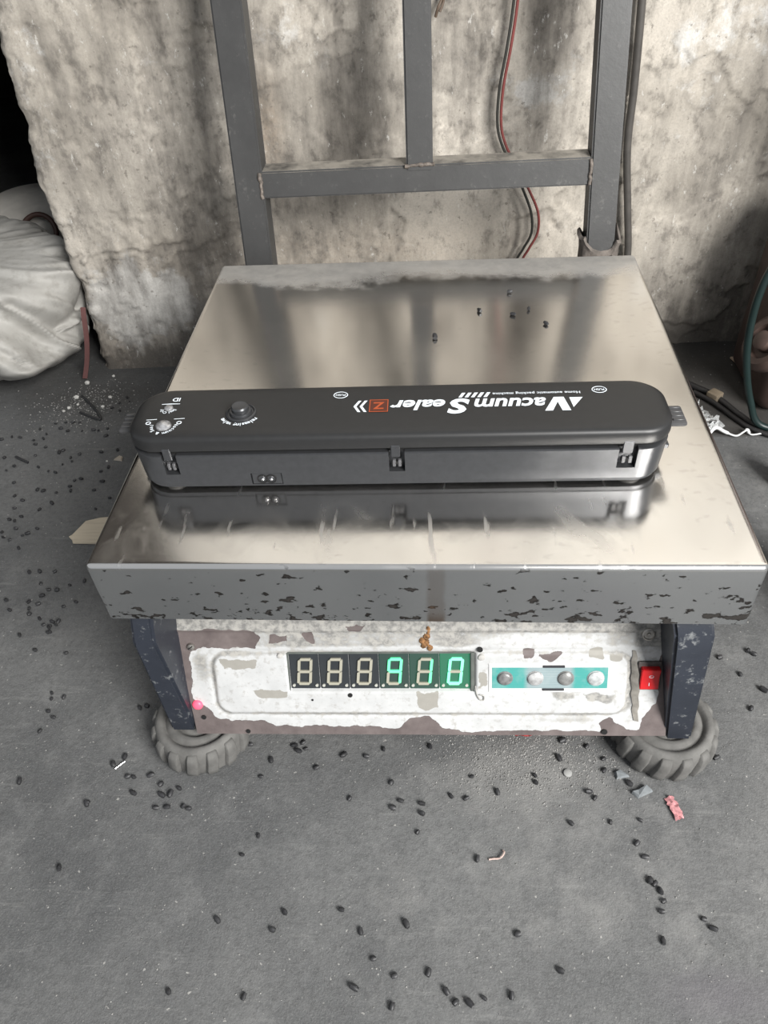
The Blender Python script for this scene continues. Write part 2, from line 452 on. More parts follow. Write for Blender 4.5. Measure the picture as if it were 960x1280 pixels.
# ================================================================== SETTING
def wall_y(x): return 0.63 + 0.055 * x
def build_wall():
    L = 2.2
    u = np.concatenate([np.linspace(-0.16, -0.03, 14), np.arange(-0.027, 0.93, 0.003), np.linspace(0.94, L, 22)])
    z = np.concatenate([np.arange(-0.01, 0.50, 0.003), np.linspace(0.52, 2.5, 44)])
    U, Zz = np.meshgrid(u, z)
    jag = (fbm(Zz * 22, Zz * 0 + 3, 5, 5) - .5) * 0.024 + (vnoise(Zz * 9, Zz * 0 + 1, 3) - .5) * 0.012
    R = 0.012
    edge = -0.4655 + jag - 0.006 * sstep(0.06, 0.0, Zz)
    # unroll: u<0 runs back along the return, u>0 along the front
    uu = U
    X = np.where(uu >= R, edge * np.exp(-(uu / 0.05)) + (-0.4655) * (1 - np.exp(-(uu / 0.05))) + uu, 0)
    ang = np.clip((uu + R) / (2 * R), 0, 1) * PI / 2
    Xc = edge + R - R * np.cos(ang)            # rounded arris
    Yc = R - R * np.sin(ang)
    X = np.where(uu >= R, X, np.where(uu <= -R, edge + (fbm(uu * 40, Zz * 40, 8) - .5) * 0.01, Xc))
    D = np.where(uu >= R, 0.0, np.where(uu <= -R, R + (-uu - R), Yc))
    rough = (fbm(U * 9, Zz * 9, 1, 6) - .5) * 0.005 + (fbm(U * 60, Zz * 60, 2, 4) - .5) * 0.0009
    pf = fbm(U * 7 + 2, Zz * 7, 21, 6)
    peel = sstep(0.530, 0.537, pf) * 0.0030 + sstep(0.61, 0.617, pf) * 0.0020
    chipw = sstep(0.56, 0.64, fbm(U * 45, Zz * 45, 31, 4)) * 0.002
    depth = rough + peel + chipw * sstep(0.5, 0.1, U)
    Y = wall_y(X) + D + depth * np.where(U > -R, 1, 0.3)
    # stain masks, with some painted shade and light among them
    cx = X
    soot_shade = 0.47 + 0.10 * sstep(-0.28, -0.46, cx) + 0.20 * sstep(0.055, 0.0, Zz)
    soot_shade += 0.50 * blob(cx, Zz, -0.285, 0.16, 0.045, 0.13) * 0.6 + 0.35 * blob(cx, Zz, -0.30, 0.02, 0.06, 0.035)  # first patch paints the left post's soft shadow, mixed with dirt
    soot_shade += 0.40 * blob(cx, Zz, 0.13, 0.40, 0.035, 0.07) + 0.30 * blob(cx, Zz, 0.135, 0.285, 0.03, 0.03)  # dark patches painted where the right post's shadow falls
    soot_shade += 0.30 * blob(cx, Zz, -0.095, 0.37, 0.03, 0.11) + 0.22 * blob(cx, Zz, -0.085, 0.27, 0.03, 0.06)  # dark streak painted where the middle post's shadow falls
    soot_shade += 0.16 * blob(cx, Zz, -0.20, 0.40, 0.03, 0.1)
    soot_shade += 0.45 * blob(cx, Zz, -0.30, 0.05, 0.05, 0.04) - 0.25 * blob(cx, Zz, -0.385, 0.10, 0.06, 0.04)
    soot_shade += 0.55 * blob(cx, Zz, 0.36, 0.04, 0.06, 0.08) + 0.18 * blob(cx, Zz, 0.05, 0.36, 0.02, 0.1)  # dirt mixed with painted machine shade low right, then a painted wire shadow
    soot_shade -= 0.30 * blob(cx, Zz, 0.29, 0.35, 0.06, 0.16) + 0.25 * blob(cx, Zz, 0.0, 0.2, 0.14, 0.05) + 0.2 * blob(cx, Zz, 0.22, 0.18, 0.07, 0.08)  # first term paints the bright beam of light at the right
    soot_shade += 0.13 * sstep(0.530, 0.537, pf) + 0.10 * sstep(0.61, 0.617, pf)
    soot_shade += 0.25 * np.exp(-((pf - 0.530) / 0.0035) ** 2)
    soot_shade -= 0.16 * blob(cx, Zz, -0.12, 0.30, 0.09, 0.16) + 0.08 * blob(cx, Zz, 0.06, 0.28, 0.06, 0.12)
    soot_shade -= 0.38 * sstep(0.43, 0.62, Zz)  # upper wall painted paler so the steel pan reflects it brighter
    white = 1.05 * blob(cx, Zz, -0.385, 0.100, 0.075, 0.050) + 0.50 * blob(cx, Zz, 0.135, 0.335, 0.035, 0.028)
    white += 0.28 * blob(cx, Zz, -0.44, 0.2, 0.03, 0.25) + 0.40 * blob(cx, Zz, 0.33, 0.39, 0.07, 0.06) + 0.30 * blob(cx, Zz, -0.15, 0.40, 0.03, 0.06)  # second patch paints the light falling on the top right
    white += 0.22 * blob(cx, Zz, 0.03, 0.40, 0.04, 0.05)
    white += 0.45 * sstep(0.48, 0.8, Zz)  # same painted brightening of the upper wall for the pan's reflection
    tint = 0.8 * blob(cx, Zz, -0.185, 0.31, 0.018, 0.06) + 0.35 * blob(cx, Zz, -0.12, 0.16, 0.2, 0.04) + 0.5 * blob(cx, Zz, -0.45, 0.02, 0.03, 0.025)
    me = gridmesh('wall_back', X, Y, Zz, [soot_shade, white, tint])
    return tag(obj('wall_back', me, M_WALL), 'sooty, peeling grey plaster wall with a broken left corner', kind='structure')
build_wall()

def floor_h(X, Y):
    return (fbm(X * 5, Y * 5, 41, 4) - .5) * 0.0012
def build_floor():
    x = np.concatenate([np.linspace(-2.2, -0.62, 24), np.arange(-0.6, 0.52, 0.0045), np.linspace(0.54, 2.2, 24)])
    y = np.concatenate([np.linspace(-1.6, -0.26, 20), np.arange(-0.25, 0.68, 0.0045), np.linspace(0.70, 2.1, 20)])
    X, Y = np.meshgrid(x, y)
    Z = floor_h(X, Y) + (fbm(X * 70, Y * 70, 44, 3) - .5) * 0.0008
    dust = 0.75 * blob(X, Y, 0.08, -0.01, 0.075, 0.04) + 0.30 * blob(X, Y, 0.10, -0.10, 0.12, 0.06) + 0.35 * blob(X, Y, -0.02, -0.10, 0.02, 0.05)
    dust += 0.15 * sstep(-0.05, 0.25, X) * sstep(0.15, -0.05, Y) + 0.3 * blob(X, Y, 0.36, 0.36, 0.06, 0.06)  # first term makes the floor paler towards the front right
    dark = 1.0 * sstep(0.25, 0.33, X) * sstep(0.425, 0.445, Y) + 0.22 * sstep(-0.18, -0.32, X) * sstep(-0.02, 0.12, Y)  # second term paints the scale's shade on the floor left of it
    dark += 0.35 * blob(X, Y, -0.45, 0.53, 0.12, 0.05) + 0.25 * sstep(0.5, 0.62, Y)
    purple = 0.8 * blob(X, Y, 0.20, -0.165, 0.05, 0.02)
    return tag(obj('floor', gridmesh('floor', X, Y, Z, [dark, dust, purple]), M_FLOOR), 'dark grey worn concrete floor', kind='structure')
build_floor()
M_BACKROOM = simple('unlit_dark_plaster', (0.030, 0.025, 0.021), 0.9, var=0.4, nscale=6)  # darkness of the unlit room painted into the plaster colour
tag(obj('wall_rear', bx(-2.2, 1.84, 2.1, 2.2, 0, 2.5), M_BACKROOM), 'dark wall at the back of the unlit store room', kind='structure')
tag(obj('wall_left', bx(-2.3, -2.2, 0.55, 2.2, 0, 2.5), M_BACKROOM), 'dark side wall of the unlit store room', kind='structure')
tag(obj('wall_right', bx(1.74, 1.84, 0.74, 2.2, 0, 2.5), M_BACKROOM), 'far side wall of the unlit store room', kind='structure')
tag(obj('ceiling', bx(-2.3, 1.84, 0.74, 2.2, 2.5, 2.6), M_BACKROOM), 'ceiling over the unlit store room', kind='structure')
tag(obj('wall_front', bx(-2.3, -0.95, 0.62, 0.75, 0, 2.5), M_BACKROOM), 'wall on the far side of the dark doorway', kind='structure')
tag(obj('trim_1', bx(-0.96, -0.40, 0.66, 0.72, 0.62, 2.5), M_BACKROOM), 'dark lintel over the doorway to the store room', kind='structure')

# ================================================================== SCALE
scale = empty('platform_scale', T(0, 0.21, 0), 'bench platform weighing scale with dented steel pan, peeling white front and lit green digits', 'scale')
def steel_pan():
    bm = bmesh.new(); hx, hy, top, r, h, t = 0.2140, 0.2175, 0.235, 0.0035, 0.053, 0.0015
    rings = []
    cr = 0.0045
    rings.append(rrect(hx - t, hy - t, cr, top - r - t, 4))
    rings.append(rrect(hx - t, hy - t, cr, top - h, 4))
    rings.append(rrect(hx, hy, cr, top - h, 4))
    rings.append(rrect(hx, hy, cr, top - h + .012, 4))
    rings.append(rrect(hx, hy, cr, top - h + .03, 4))
    for i in range(6):
        a = PI / 2 * i / 5
        rings.append(rrect(hx - r + r * math.cos(a), hy - r + r * math.cos(a), max(cr - r + r * math.cos(a), .001), top - r + r * math.sin(a), 4))
    for q in (.0015, .004):     # flat margin so the big top face keeps a true flat normal
        rings.append(rrect(hx - r - q, hy - r - q, .0008, top, 4))
    loft(bm, rings, True, True)
    for v in bm.verts:
        v.co.y += 0.21645 + 0.0003
        if v.co.z < 0.2:   # slightly battered lower edge
            v.co.z += 0.0012 * math.sin(v.co.x * 31 + v.co.y * 17)
            v.co.y += 0.0008 * math.sin(v.co.x * 23)
    return bm
pan = obj('steel_pan', steel_pan(), M_STEEL, scale, Matrix.Identity(4), 40)
def base_frame():
    bm = bmesh.new()
    prof = [(0.008, 0.040), (0.046, 0.138), (0.058, 0.182), (0.425, 0.182), (0.425, 0.055), (0.03, 0.040)]
    loft(bm, [[(-0.1815, y, z) for y, z in prof], [(0.1835, y, z) for y, z in prof]])
    return bm
obj('base_frame', base_frame(), M_BASE, scale, Matrix.Identity(4), 20)

# ---- display panel, local axes: s along, t up the slope, d outward
BL = Vector((-0.183, -0.0012, 0.0360))
EX = Vector((0.99988, 0.00591, 0.01423)); EY = Vector((-0.0154, 0.39068, 0.9204)); EN = Vector((-0.00012, -0.92051, 0.39073))
PM = Matrix(((EX.x, EY.x, EN.x, BL.x), (EX.y, EY.y, EN.y, BL.y), (EX.z, EY.z, EN.z, BL.z), (0, 0, 0, 1)))
PW_ = 0.3725
brownA = [(-0.0072, 0.0964), (0.0569, 0.0953), (0.0606, 0.0882), (0.0552, 0.0792), (0.0114, 0.0787), (0.0055, 0.0773), (0.0023, 0.0723), (0.0017, 0.0579), (0.0005, 0.0342), (0.013, 0.0237), (0.0203, 0.0139), (0.0563, 0.0125), (0.0656, 0.0072), (0.0742, 0.0088), (0.1657, 0.0062), (0.1724, 0.0153), (0.1889, 0.0184), (0.1994, 0.0064), (0.2202, 0.0028), (0.2653, 0.0052), (0.3216, 0.0041), (0.3199, 0.0122), (0.3283, 0.0159), (0.3423, 0.0057), (0.352, 0.0057), (0.3558, 0.0211), (0.3636, 0.0298), (0.3626, 0.0657), (0.3651, 0.0846), (0.3727, 0.0913), (0.3811, -0.0074), (-0.006, -0.0102)]
brown_more = [[(0.0938, 0.0909), (0.1013, 0.093), (0.1019, 0.0839), (0.0945, 0.0839)], [(0.1263, 0.0976), (0.1416, 0.0981), (0.1394, 0.0927), (0.129, 0.0921)], [(0.262, 0.077), (0.2697, 0.0769), (0.2688, 0.0686), (0.2604, 0.0687)], [(0.2723, 0.0728), (0.2901, 0.0741), (0.2832, 0.0672), (0.2759, 0.0701)], [(0.068, 0.090), (0.083, 0.091), (0.082, 0.0835), (0.067, 0.083)]]
grey_p = [[(0.0269, 0.0693), (0.0548, 0.0686), (0.0541, 0.0614), (0.029, 0.0607)], [(0.0488, 0.0417), (0.0797, 0.0417), (0.0777, 0.0343), (0.0552, 0.0343)], [(0.3094, 0.0781), (0.3194, 0.0781), (0.3211, 0.0691), (0.3098, 0.0698)], [(0.3257, 0.0733), (0.3351, 0.0733), (0.3336, 0.0677), (0.3259, 0.0678)], [(0.1800, 0.040), (0.1965, 0.040), (0.1965, 0.026), (0.186, 0.022), (0.1800, 0.026)], [(0.228, 0.058), (0.2345, 0.058), (0.235, 0.044), (0.2285, 0.044)]]
dark_p = [[(0.2828, 0.0411), (0.301, 0.039), (0.3037, 0.0332), (0.2873, 0.0325)], [(0.3071, 0.0391), (0.3312, 0.0376), (0.3299, 0.0304), (0.3116, 0.0318)]]
def panel_mesh():
    s = np.linspace(-0.0066, PW_, 300); t = np.linspace(0, 0.108, 88)
    S, Tt = np.meshgrid(s, t)
    S = np.clip(S, -0.0066 * Tt / 0.1, PW_ - 0.0035 * Tt / 0.09)
    def rr(x0, x1, y0, y1, r=0.004):
        dx = np.abs(S - (x0 + x1) / 2) - (x1 - x0) / 2 + r; dy = np.abs(Tt - (y0 + y1) / 2) - (y1 - y0) / 2 + r
        return np.hypot(np.maximum(dx, 0), np.maximum(dy, 0)) + np.minimum(np.maximum(dx, dy), 0) - r
    D = np.zeros_like(S)
    e = rr(0.0205, 0.341, 0.0198, 0.0745, 0.012)
    D += 0.0010 * sstep(0.001, -0.002, e) - 0.0008 * np.exp(-((e - 0.0015) / 0.0015) ** 2)
    D -= 0.0045 * sstep(0.0010, -0.0006, rr(0.0803, 0.2252, 0.0412, 0.0740, 0.0008))
    D += 0.0014 * np.exp(-((Tt - 0.0955 + 0.006 * S) / 0.0014) ** 2) - 0.09 * np.maximum(Tt - 0.097, 0)
    D += (fbm(S * 60, Tt * 60, 3, 4) - .5) * 0.0006
    nz = (fbm(S * 130, Tt * 130, 9, 5) - .5) * 0.006
    def m(polys, w=0.0015): 
        d = np.min([poly_sd(S, Tt, p) for p in polys], 0) + nz
        return 0.5 - np.clip(d / w, -1, 1) * 0.5
    brown = m([brownA] + brown_more)
    grey = np.maximum(m(grey_p), 0)
    grime_lines = 0.21 + 0.45 * sstep(0.0775, 0.082, Tt) + 0.25 * sstep(0.094, 0.097, Tt)
    grime_lines -= 0.5 * blob(S, Tt, 0.275, 0.085, 0.05, 0.008)
    grime_lines += 0.30 * sstep(0.342, 0.348, S) * sstep(0.07, 0.08, Tt)
    grime_lines += 0.6 * m(dark_p) + 0.45 * blob(S, Tt, 0.012, 0.062, 0.008, 0.016) + 0.42 * np.exp(-(e / 0.0022) ** 2) + 0.5 * np.exp(-((Tt - 0.0945 + 0.006 * S) / 0.0009) ** 2)  # includes darker lines along the embossed frame and the top ridge
    grime_lines += 0.25 * blob(S, Tt, 0.29, 0.0145, 0.05, 0.003) + 0.3 * blob(S, Tt, 0.345, 0.04, 0.006, 0.03)
    grime_lines -= 0.25 * sstep(0.0, -0.004, e) * sstep(0.03, 0.2, S) * 0.6
    return gridmesh('display_panel', S, Tt, D, [brown, grey, np.clip(grime_lines, 0, 1)])
panel = obj('display_panel', panel_mesh(), M_PANEL, scale, PM)
def pp(name, bm, mat, parent, sm=35, label=None):
    o = obj(name, bm, mat, parent, PM, sm)
    if label: o['label'] = label
    return o
# screws, holes and lamp on the panel
def screw_at(s, t, r, hole=False):
    bm = lathe([(r, 0.0002), (r, 0.0008), (r * .75, 0.0020), (r * .3, 0.0024)], 16)
    xf(bm, T(s, t, 0)); return bm
pp('screw', screw_at(0.0052, 0.0808, 0.0032), M_SCREW, panel)
pp('screw_slot', xf(bx(-.0022, .0022, -.0004, .0004, .0022, .0027), T(0.0052, 0.0808, 0) @ RZ(.6)), M_DARK, panel)
pp('screw', xf(lathe([(.0052, 0.0002), (.0050, 0.0012), (.0040, .0014), (.0036, .0008), (.0016, .0008), (.0012, .0016)], 18), T(0.3531, 0.0897, 0)), M_SCREW, panel, label='rusty countersunk screw')
pp('screw', screw_at(0.0747, 0.0727, 0.0024), simple('painted_over_screw', (0.45, 0.44, 0.42), 0.6), panel, label='painted-over screw head')
pp('screw', screw_at(0.2299, 0.0709, 0.0030), simple('grey_painted_screw', (0.42, 0.41, 0.39), 0.6), panel, label='grey painted screw head')
for s, t, r in ((0.0078, 0.0164, .0019), (0.0429, 0.0032, .0017), (0.1277, 0.0374, .0019), (0.2289, 0.0777, .0022), (0.3254, 0.0042, .0023), (0.0975, 0.033, .0009)):
    pp('screw_hole', xf(disc(r, 0.0008, 0.0015, 14), T(s, t, 0)), M_DARK, panel)
pp('indicator_lamp', xf(lathe([(.0042, 0), (.0042, .001), (.0034, .0022), (.0018, .003)], 18), T(0.0039, 0.0279, 0)), glow('red_lamp', (1.0, 0.06, 0.13), 0.75, (0.8, 0.1, 0.15)), panel, label='small lit red power lamp')
# torn strip of panel film beside the switch
def flap():
    bm = bmesh.new(); rows = []
    for i in range(14):
        f = i / 13; t = 0.0765 - f * 0.062; w = 0.0012 + 0.0018 * math.sin(f * 2.6) * (1 - f * .5); c = 0.3432 + f * 0.0050 + .0006 * math.sin(i * 2.1)
        lift = 0.0010 + 0.0022 * math.sin(PI * min(1, f * 1.15)) * (1 - f * .6)
        rows.append([(c - w, t, 0.0008), (c - w * .3, t, lift * .6 + .0008), (c + w * .55, t, lift + .001), (c + w, t, lift * 1.25 + .001), (c + w * .5, t, lift * .6 + .0006), (c - w * .3, t, 0.0005)])
    loft(bm, rows, True, True); return bm
pp('torn_film', flap(), simple('torn_grey_film', (0.30, 0.28, 0.25), 0.6, var=.35, nscale=120), panel)
def rust_lumps():
    rd = random.Random(3); parts = []
    for k in range(11):
        r = rd.uniform(.0010, .0026); x = .189 + rd.gauss(0, .0016); y = .0870 + rd.uniform(-.0085, .0085)
        n = 9; bm = bmesh.new()
        rings = [[(x + r * q * rd.uniform(.6, 1.2) * math.cos(2 * PI * i / n), y + r * q * rd.uniform(.8, 1.5) * math.sin(2 * PI * i / n), z) for i in range(n)] for q, z in ((1, .0004), (.8, .0011), (.35, .0015))]
        loft(bm, rings); parts.append(bm)
    return join(*parts)
pp('rust_stain', rust_lumps(), simple('orange_rust', (0.20, 0.10, 0.04), 0.9, var=.7, nscale=420, bump=.6), panel)

# ---- LED digits
M_LEDFACE = simple('dark_resin', (0.030, 0.034, 0.038), 0.28, var=.1)
M_GLOW1 = glow('faintly_lit_resin', (0.0, 1.0, 0.40), 0.022, (0.03, 0.034, 0.038))  # face emission stands in for green light spreading from the segments
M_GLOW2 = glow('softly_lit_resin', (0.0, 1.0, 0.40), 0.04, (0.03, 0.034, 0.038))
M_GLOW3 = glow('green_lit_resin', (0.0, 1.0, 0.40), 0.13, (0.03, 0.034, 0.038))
M_SEGOFF = simple('unlit_segment', (0.36, 0.345, 0.28), 0.4, var=.04)
M_SEGON = glow('lit_green_segment', (0.05, 1.0, 0.38), 1.0, (0.15, 0.2, 0.16))
M_SEGDIM = glow('bright_green_segment', (0.16, 1.0, 0.50), 1.2, (0.15, 0.2, 0.16))
def seg_bm(p, q, w, sl):
    """hexagonal bar from p to q (x slanted by sl per unit y)"""
    p = Vector((*p, 0)); q = Vector((*q, 0)); d = (q - p).normalized(); n = Vector((-d.y, d.x, 0)) * w / 2
    g = d * w * 0.5
    pts = [p + d * .0003, p + g + n, q - g + n, q - d * .0003, q - g - n, p + g - n]
    pts = list(reversed(pts))
    bm = bmesh.new(); loft(bm, [[(a.x + a.y * sl, a.y, z) for a in pts] for z in (-0.0022, -0.0006)]); return bm
SEG = {}
DW, DH, SW = 0.0094, 0.0216, 0.0021
def segs():
    a, b = DW / 2, DH / 2
    ends = dict(a=((-a, b), (a, b)), b=((a, b), (a, 0)), c=((a, 0), (a, -b)), d=((-a, -b), (a, -b)), e=((-a, 0), (-a, -b)), f=((-a, b), (-a, 0)), g=((-a, 0), (a, 0)))
    for k, (p, q) in ends.items():
        me = bpy.data.meshes.new('segment_' + k); bm = seg_bm(p, q, SW, 0.10); bm.to_mesh(me); bm.free(); SEG[k] = me
segs()
mod_edges = [0.0806, 0.1043, 0.1278, 0.1511, 0.1745, 0.1980, 0.2216]
LIT = ['', '', '', 'abcfg', 'bc', 'abcdef']
dotm = bpy.data.meshes.new('dot'); b_ = disc(0.0012, -0.0022, -0.0011, 12); b_.to_mesh(dotm); b_.free()
for i in range(6):
    x0, x1 = mod_edges[i] + .00035, mod_edges[i + 1] - .00035
    cx, cy = (x0 + x1) / 2, 0.0568
    Mm = PM @ T(cx, cy, 0)
    hw = (x1 - x0) / 2
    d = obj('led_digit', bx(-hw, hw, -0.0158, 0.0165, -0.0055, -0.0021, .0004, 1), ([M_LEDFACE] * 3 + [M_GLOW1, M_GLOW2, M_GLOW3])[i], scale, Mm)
    d['label'] = ['unlit seven-segment digit, first from left', 'unlit seven-segment digit, second from left', 'unlit seven-segment digit, third from left', 'seven-segment digit lit green as a nine', 'seven-segment digit lit green as a one', 'seven-segment digit lit green as a zero'][i]
    for k, me in SEG.items():
        on = k in LIT[i]
        s = bpy.data.objects.new('segment', me); COL.objects.link(s); s.parent = d
        s.matrix_basis = T(0.0004, 0.0006, 0)
        if not me.materials: me.materials.append(M_SEGOFF)
        s.material_slots[0].link = 'OBJECT'
        s.material_slots[0].material = (M_SEGDIM if i == 5 else M_SEGON) if on else M_SEGOFF
        if on: s['label'] = 'lit green segment'
    for q in (-1, 1):
        s = bpy.data.objects.new('decimal_point', dotm); COL.objects.link(s); s.parent = d; s.matrix_basis = T(q * (hw - .0024) , -0.0121, 0)
        if not dotm.materials: dotm.materials.append(simple('grey_dot', (0.42, 0.42, 0.38), .4))
# window surround (thin metal bezel strip at right and top)
pp('window_bezel', join(bx(0.2222, 0.2246, 0.0405, 0.0745, -0.004, 0.0002), bx(0.0806, 0.2225, 0.0735, 0.0749, -0.004, -0.0005), bx(0.0796, 0.0806, 0.0405, 0.0745, -0.004, 0.0001)), simple('bezel_dark_green_grey', (0.10, 0.11, 0.10), 0.5, var=.3), panel)
pp('loose_wire_loop', xf(tube([(0.2255, 0.046, .001), (0.2262, 0.040, .0022), (0.2285, 0.0345, .002), (0.2315, 0.0335, .0018), (0.2318, 0.0375, .0022), (0.2285, 0.0385, .002)], 0.0005, 6), T()), simple('grey_wire', (0.35, 0.34, 0.32), .5), panel)

# ---- keypad
keyp = obj('keypad', bx(0.2352, 0.3300, 0.0403, 0.0660, 0.0004, 0.0017, .0006, 1), simple('white_keypad_plate', (0.58, 0.58, 0.575), .45, var=.05), scale, PM)
def key_overlay():
    bm = bx(0.2381, 0.3250, 0.0443, 0.0624, 0.0016, 0.0019); return bm
def mat_key():
    m = Mat('teal_keypad_print'); x, y, z = m.xyz()
    mid = m.ramp(x, (0.262, 0.0), (0.266, 1.0), (0.298, 1.0), (0.300, 0.0))
    ln = m.wave(210, None, 'Y')
    c = m.mix(m.math('MULTIPLY', ln, 0.25), (0.06, 0.30, 0.275), (0.11, 0.37, 0.34))
    c = m.mix(m.math('MULTIPLY', mid, 0.8), c, m.mix(ln, (0.25, 0.27, 0.30), (0.36, 0.39, 0.41)))
    c = m.mix(m.math('MULTIPLY', m.thr(m.noise(120, 5), .45, .8), .35), c, (0.4, 0.45, 0.45))
    m.set(Base_Color=c, Roughness=.3); return m.m
pp('keypad_film', key_overlay(), mat_key(), keyp)
for k, (s, col, rr) in enumerate(((0.2478, (0.20, 0.20, 0.20), .0054), (0.2707, (0.42, 0.42, 0.42), .0056), (0.2936, (0.22, 0.22, 0.215), .0056), (0.3161, (0.48, 0.50, 0.50), .0058))):
    pp('button', xf(lathe([(rr * 1.16, .0017), (rr * 1.12, .0023), (rr * 1.0, .0024), (rr, .0034), (rr * .8, .0043), (rr * .35, .0047)], 22), T(s, 0.0532, 0)), simple('button_grey', col, .32, .15, var=.35, nscale=260), keyp, 50, 'worn round grey button')
for t in (0.0634, 0.0433):
    pp('retaining_tab', bx(0.2763, 0.2927, t - .0010, t + .0010, .0016, .0026, .0003, 1), simple('tab_black', (0.03, 0.03, 0.035), .5), keyp)
# ---- rocker switch
sw = obj('rocker_switch', xf(bx(0.3470, 0.3642, 0.0429, 0.0672, 0.0, 0.0022, .0007, 2), T()), simple('switch_bezel', (0.10, 0.085, 0.08), .5, var=.4, nscale=160), scale, PM)
def rocker():
    bm = bmesh.new()
    pr = [(0.0441, .0016), (0.0441, .0034), (0.0535, .0042), (0.0632, .0074), (0.0636, .0016)]
    loft(bm, [[(0.3488, y, z) for y, z in pr], [(0.3626, y, z) for y, z in pr]])
    bmesh.ops.recalc_face_normals(bm, faces=bm.faces)
    bmesh.ops.bevel(bm, geom=bm.edges[:], offset=.0005, segments=2, affect='EDGES'); return bm
pp('rocker', rocker(), simple('red_rocker_plastic', (0.62, 0.018, 0.022), .3, var=.04), sw, label='glossy red rocker')
def on_rock(y): return .0042 + (y - .0535) / .0097 * .0032 + .0003
sy = 0.0566
pp('off_mark', xf(ringtorus(.0015, .00022, 20, 6), T(0.3562, sy, on_rock(sy)) @ RX(.318) @ Matrix.Diagonal((1.1, .85, 1, 1)).to_4x4()), M_PRINT, sw)
pp('on_mark', xf(bx(-.00022, .00022, -.0014, .0014, -.0001, .00025), T(0.3553, 0.0491, .0039) @ RX(.085)), M_PRINT, sw)

# ---- legs
def leg_bm(side):
    bm = bmesh.new()
    zb, xo0, xi0 = 0.034, *((-0.2054, -0.1842) if side < 0 else (0.2106, 0.1902))
    zs, ztop, xo1, xi1 = (0.150, 0.178, -0.2067, -0.1905) if side < 0 else (0.163, 0.181, 0.1968, 0.1690)
    pr = [(0.002, zb, 0), (0.002, zs, .85), (0.016, ztop, 1), (0.05, ztop, 1), (0.05, zb, 0)]
    loft(bm, [[(xo0 + (xo1 - xo0) * f, y, z) for y, z, f in pr], [(xi0 + (xi1 - xi0) * f, y, z) for y, z, f in pr]])
    bmesh.ops.recalc_face_normals(bm, faces=bm.faces)
    bmesh.ops.bevel(bm, geom=bm.edges[:], offset=.0022, segments=2, affect='EDGES')
    return bm
lm = {}
for side in (-1, 1):
    lg = obj('leg', leg_bm(side), M_LEG, scale, Matrix.Identity(4), 40); lm[side] = lg
    copy(lg, T(0, 0.435, 0) @ Matrix.Diagonal((1, -1, 1, 1)).to_4x4(), scale)
# ---- toy-tractor-tyre feet lying flat
tyre_prof = [(0.0375, 0.0), (0.0385, 0.006), (0.0388, 0.020), (0.0380, 0.0255), (0.0362, 0.0290), (0.0335, 0.0305), (0.0310, 0.0298), (0.0292, 0.0272), (0.0284, 0.0262), (0.0272, 0.0272), (0.0250, 0.0292), (0.0222, 0.0296), (0.0200, 0.0280), (0.0190, 0.0255), (0.0175, 0.0250), (0.0150, 0.0285), (0.0060, 0.0330)]
tyme = None; lugme = None
def lug_bm():
    bm = bmesh.new()
    pr = []
    for a, r0, z in ((0, 1, 0), ):
        pass
    # chevron lug: a skewed block on the tread that wraps on to the shoulder
    secs = []
    for z, off, ro, w in ((0.001, -0.06, 0.0408, .0042), (0.008, -0.04, 0.0422, .0044), (0.017, 0.01, 0.0424, .0044), (0.0235, 0.03, 0.0414, .0042), (0.0275, 0.04, 0.0390, .0036)):
        ri = 0.0372 if z < .022 else 0.0355
        t = Vector((-math.sin(off), math.cos(off), 0)); rd = Vector((math.cos(off), math.sin(off), 0))
        secs.append([rd * ri - t * w * 1.25 + Vector((0, 0, z)), rd * ro - t * w + Vector((0, 0, z)), rd * ro + t * w + Vector((0, 0, z)), rd * ri + t * w * 1.25 + Vector((0, 0, z))])
    loft(bm, secs); bmesh.ops.recalc_face_normals(bm, faces=bm.faces)
    bmesh.ops.bevel(bm, geom=bm.edges[:], offset=.0007, segments=1, affect='EDGES')
    return bm
for (fx, fy, a0) in ((-0.1880, 0.0200, 0.13), (0.1975, 0.0245, 0.30), (-0.188, 0.405, .5), (0.1975, 0.405, .9)):
    Mf = T(fx, fy, 0.0012) @ RZ(a0)
    if tyme is None:
        f0 = obj('rubber_foot', lathe(tyre_prof, 48, True, True), M_RUBBER, scale, Mf, 50); tyme = f0.data
    else: f0 = obj('rubber_foot', tyme, M_RUBBER, scale, Mf)
    f0['label'] = 'ribbed toy tractor tyre lying flat as a foot'
    for k in range(15):
        Ml = Mf @ RZ(2 * PI * k / 15)
        if lugme is None:
            l0 = obj('tread_lug', lug_bm(), M_RUBBER, f0, Ml, 40); lugme = l0.data
        else: obj('tread_lug', lugme, M_RUBBER, f0, Ml)
# ---- post frame, leaning back against the wall
LEAN = math.atan(0.27)
def post(x_bot, x_top, w, z0, z1, d=0.03, yo=0.0):
    def c(z): 
        f = (z - 0.2235) / (0.4555 - 0.2235)
        return x_bot + (x_top - x_bot) * f, 0.465 + 0.27 * (z - 0.225) + yo
    bm = bmesh.new(); rings = []
    for z in (z0, z1):
        x, y = c(z)
        rings.append([(x - w / 2, y, z), (x + w / 2, y, z), (x + w / 2, y + d, z), (x - w / 2, y + d, z)])
    loft(bm, rings); bmesh.ops.recalc_face_normals(bm, faces=bm.faces)
    bmesh.ops.bevel(bm, geom=bm.edges[:], offset=.0018, segments=2, affect='EDGES')
    return bm
I4 = Matrix.Identity(4)
obj('post', post(-0.1822, -0.1868, 0.0306, 0.10, 0.60), M_FRAME, scale, I4, 40)
obj('post', post(0.1853, 0.1793, 0.0290, 0.10, 0.60), M_FRAME, scale, I4, 40)
obj('post', post(-0.0042, -0.0056, 0.0272, 0.305, 0.58, 0.028), M_FRAME, scale, I4, 40)['label'] = 'shorter middle upright above the crossbar'
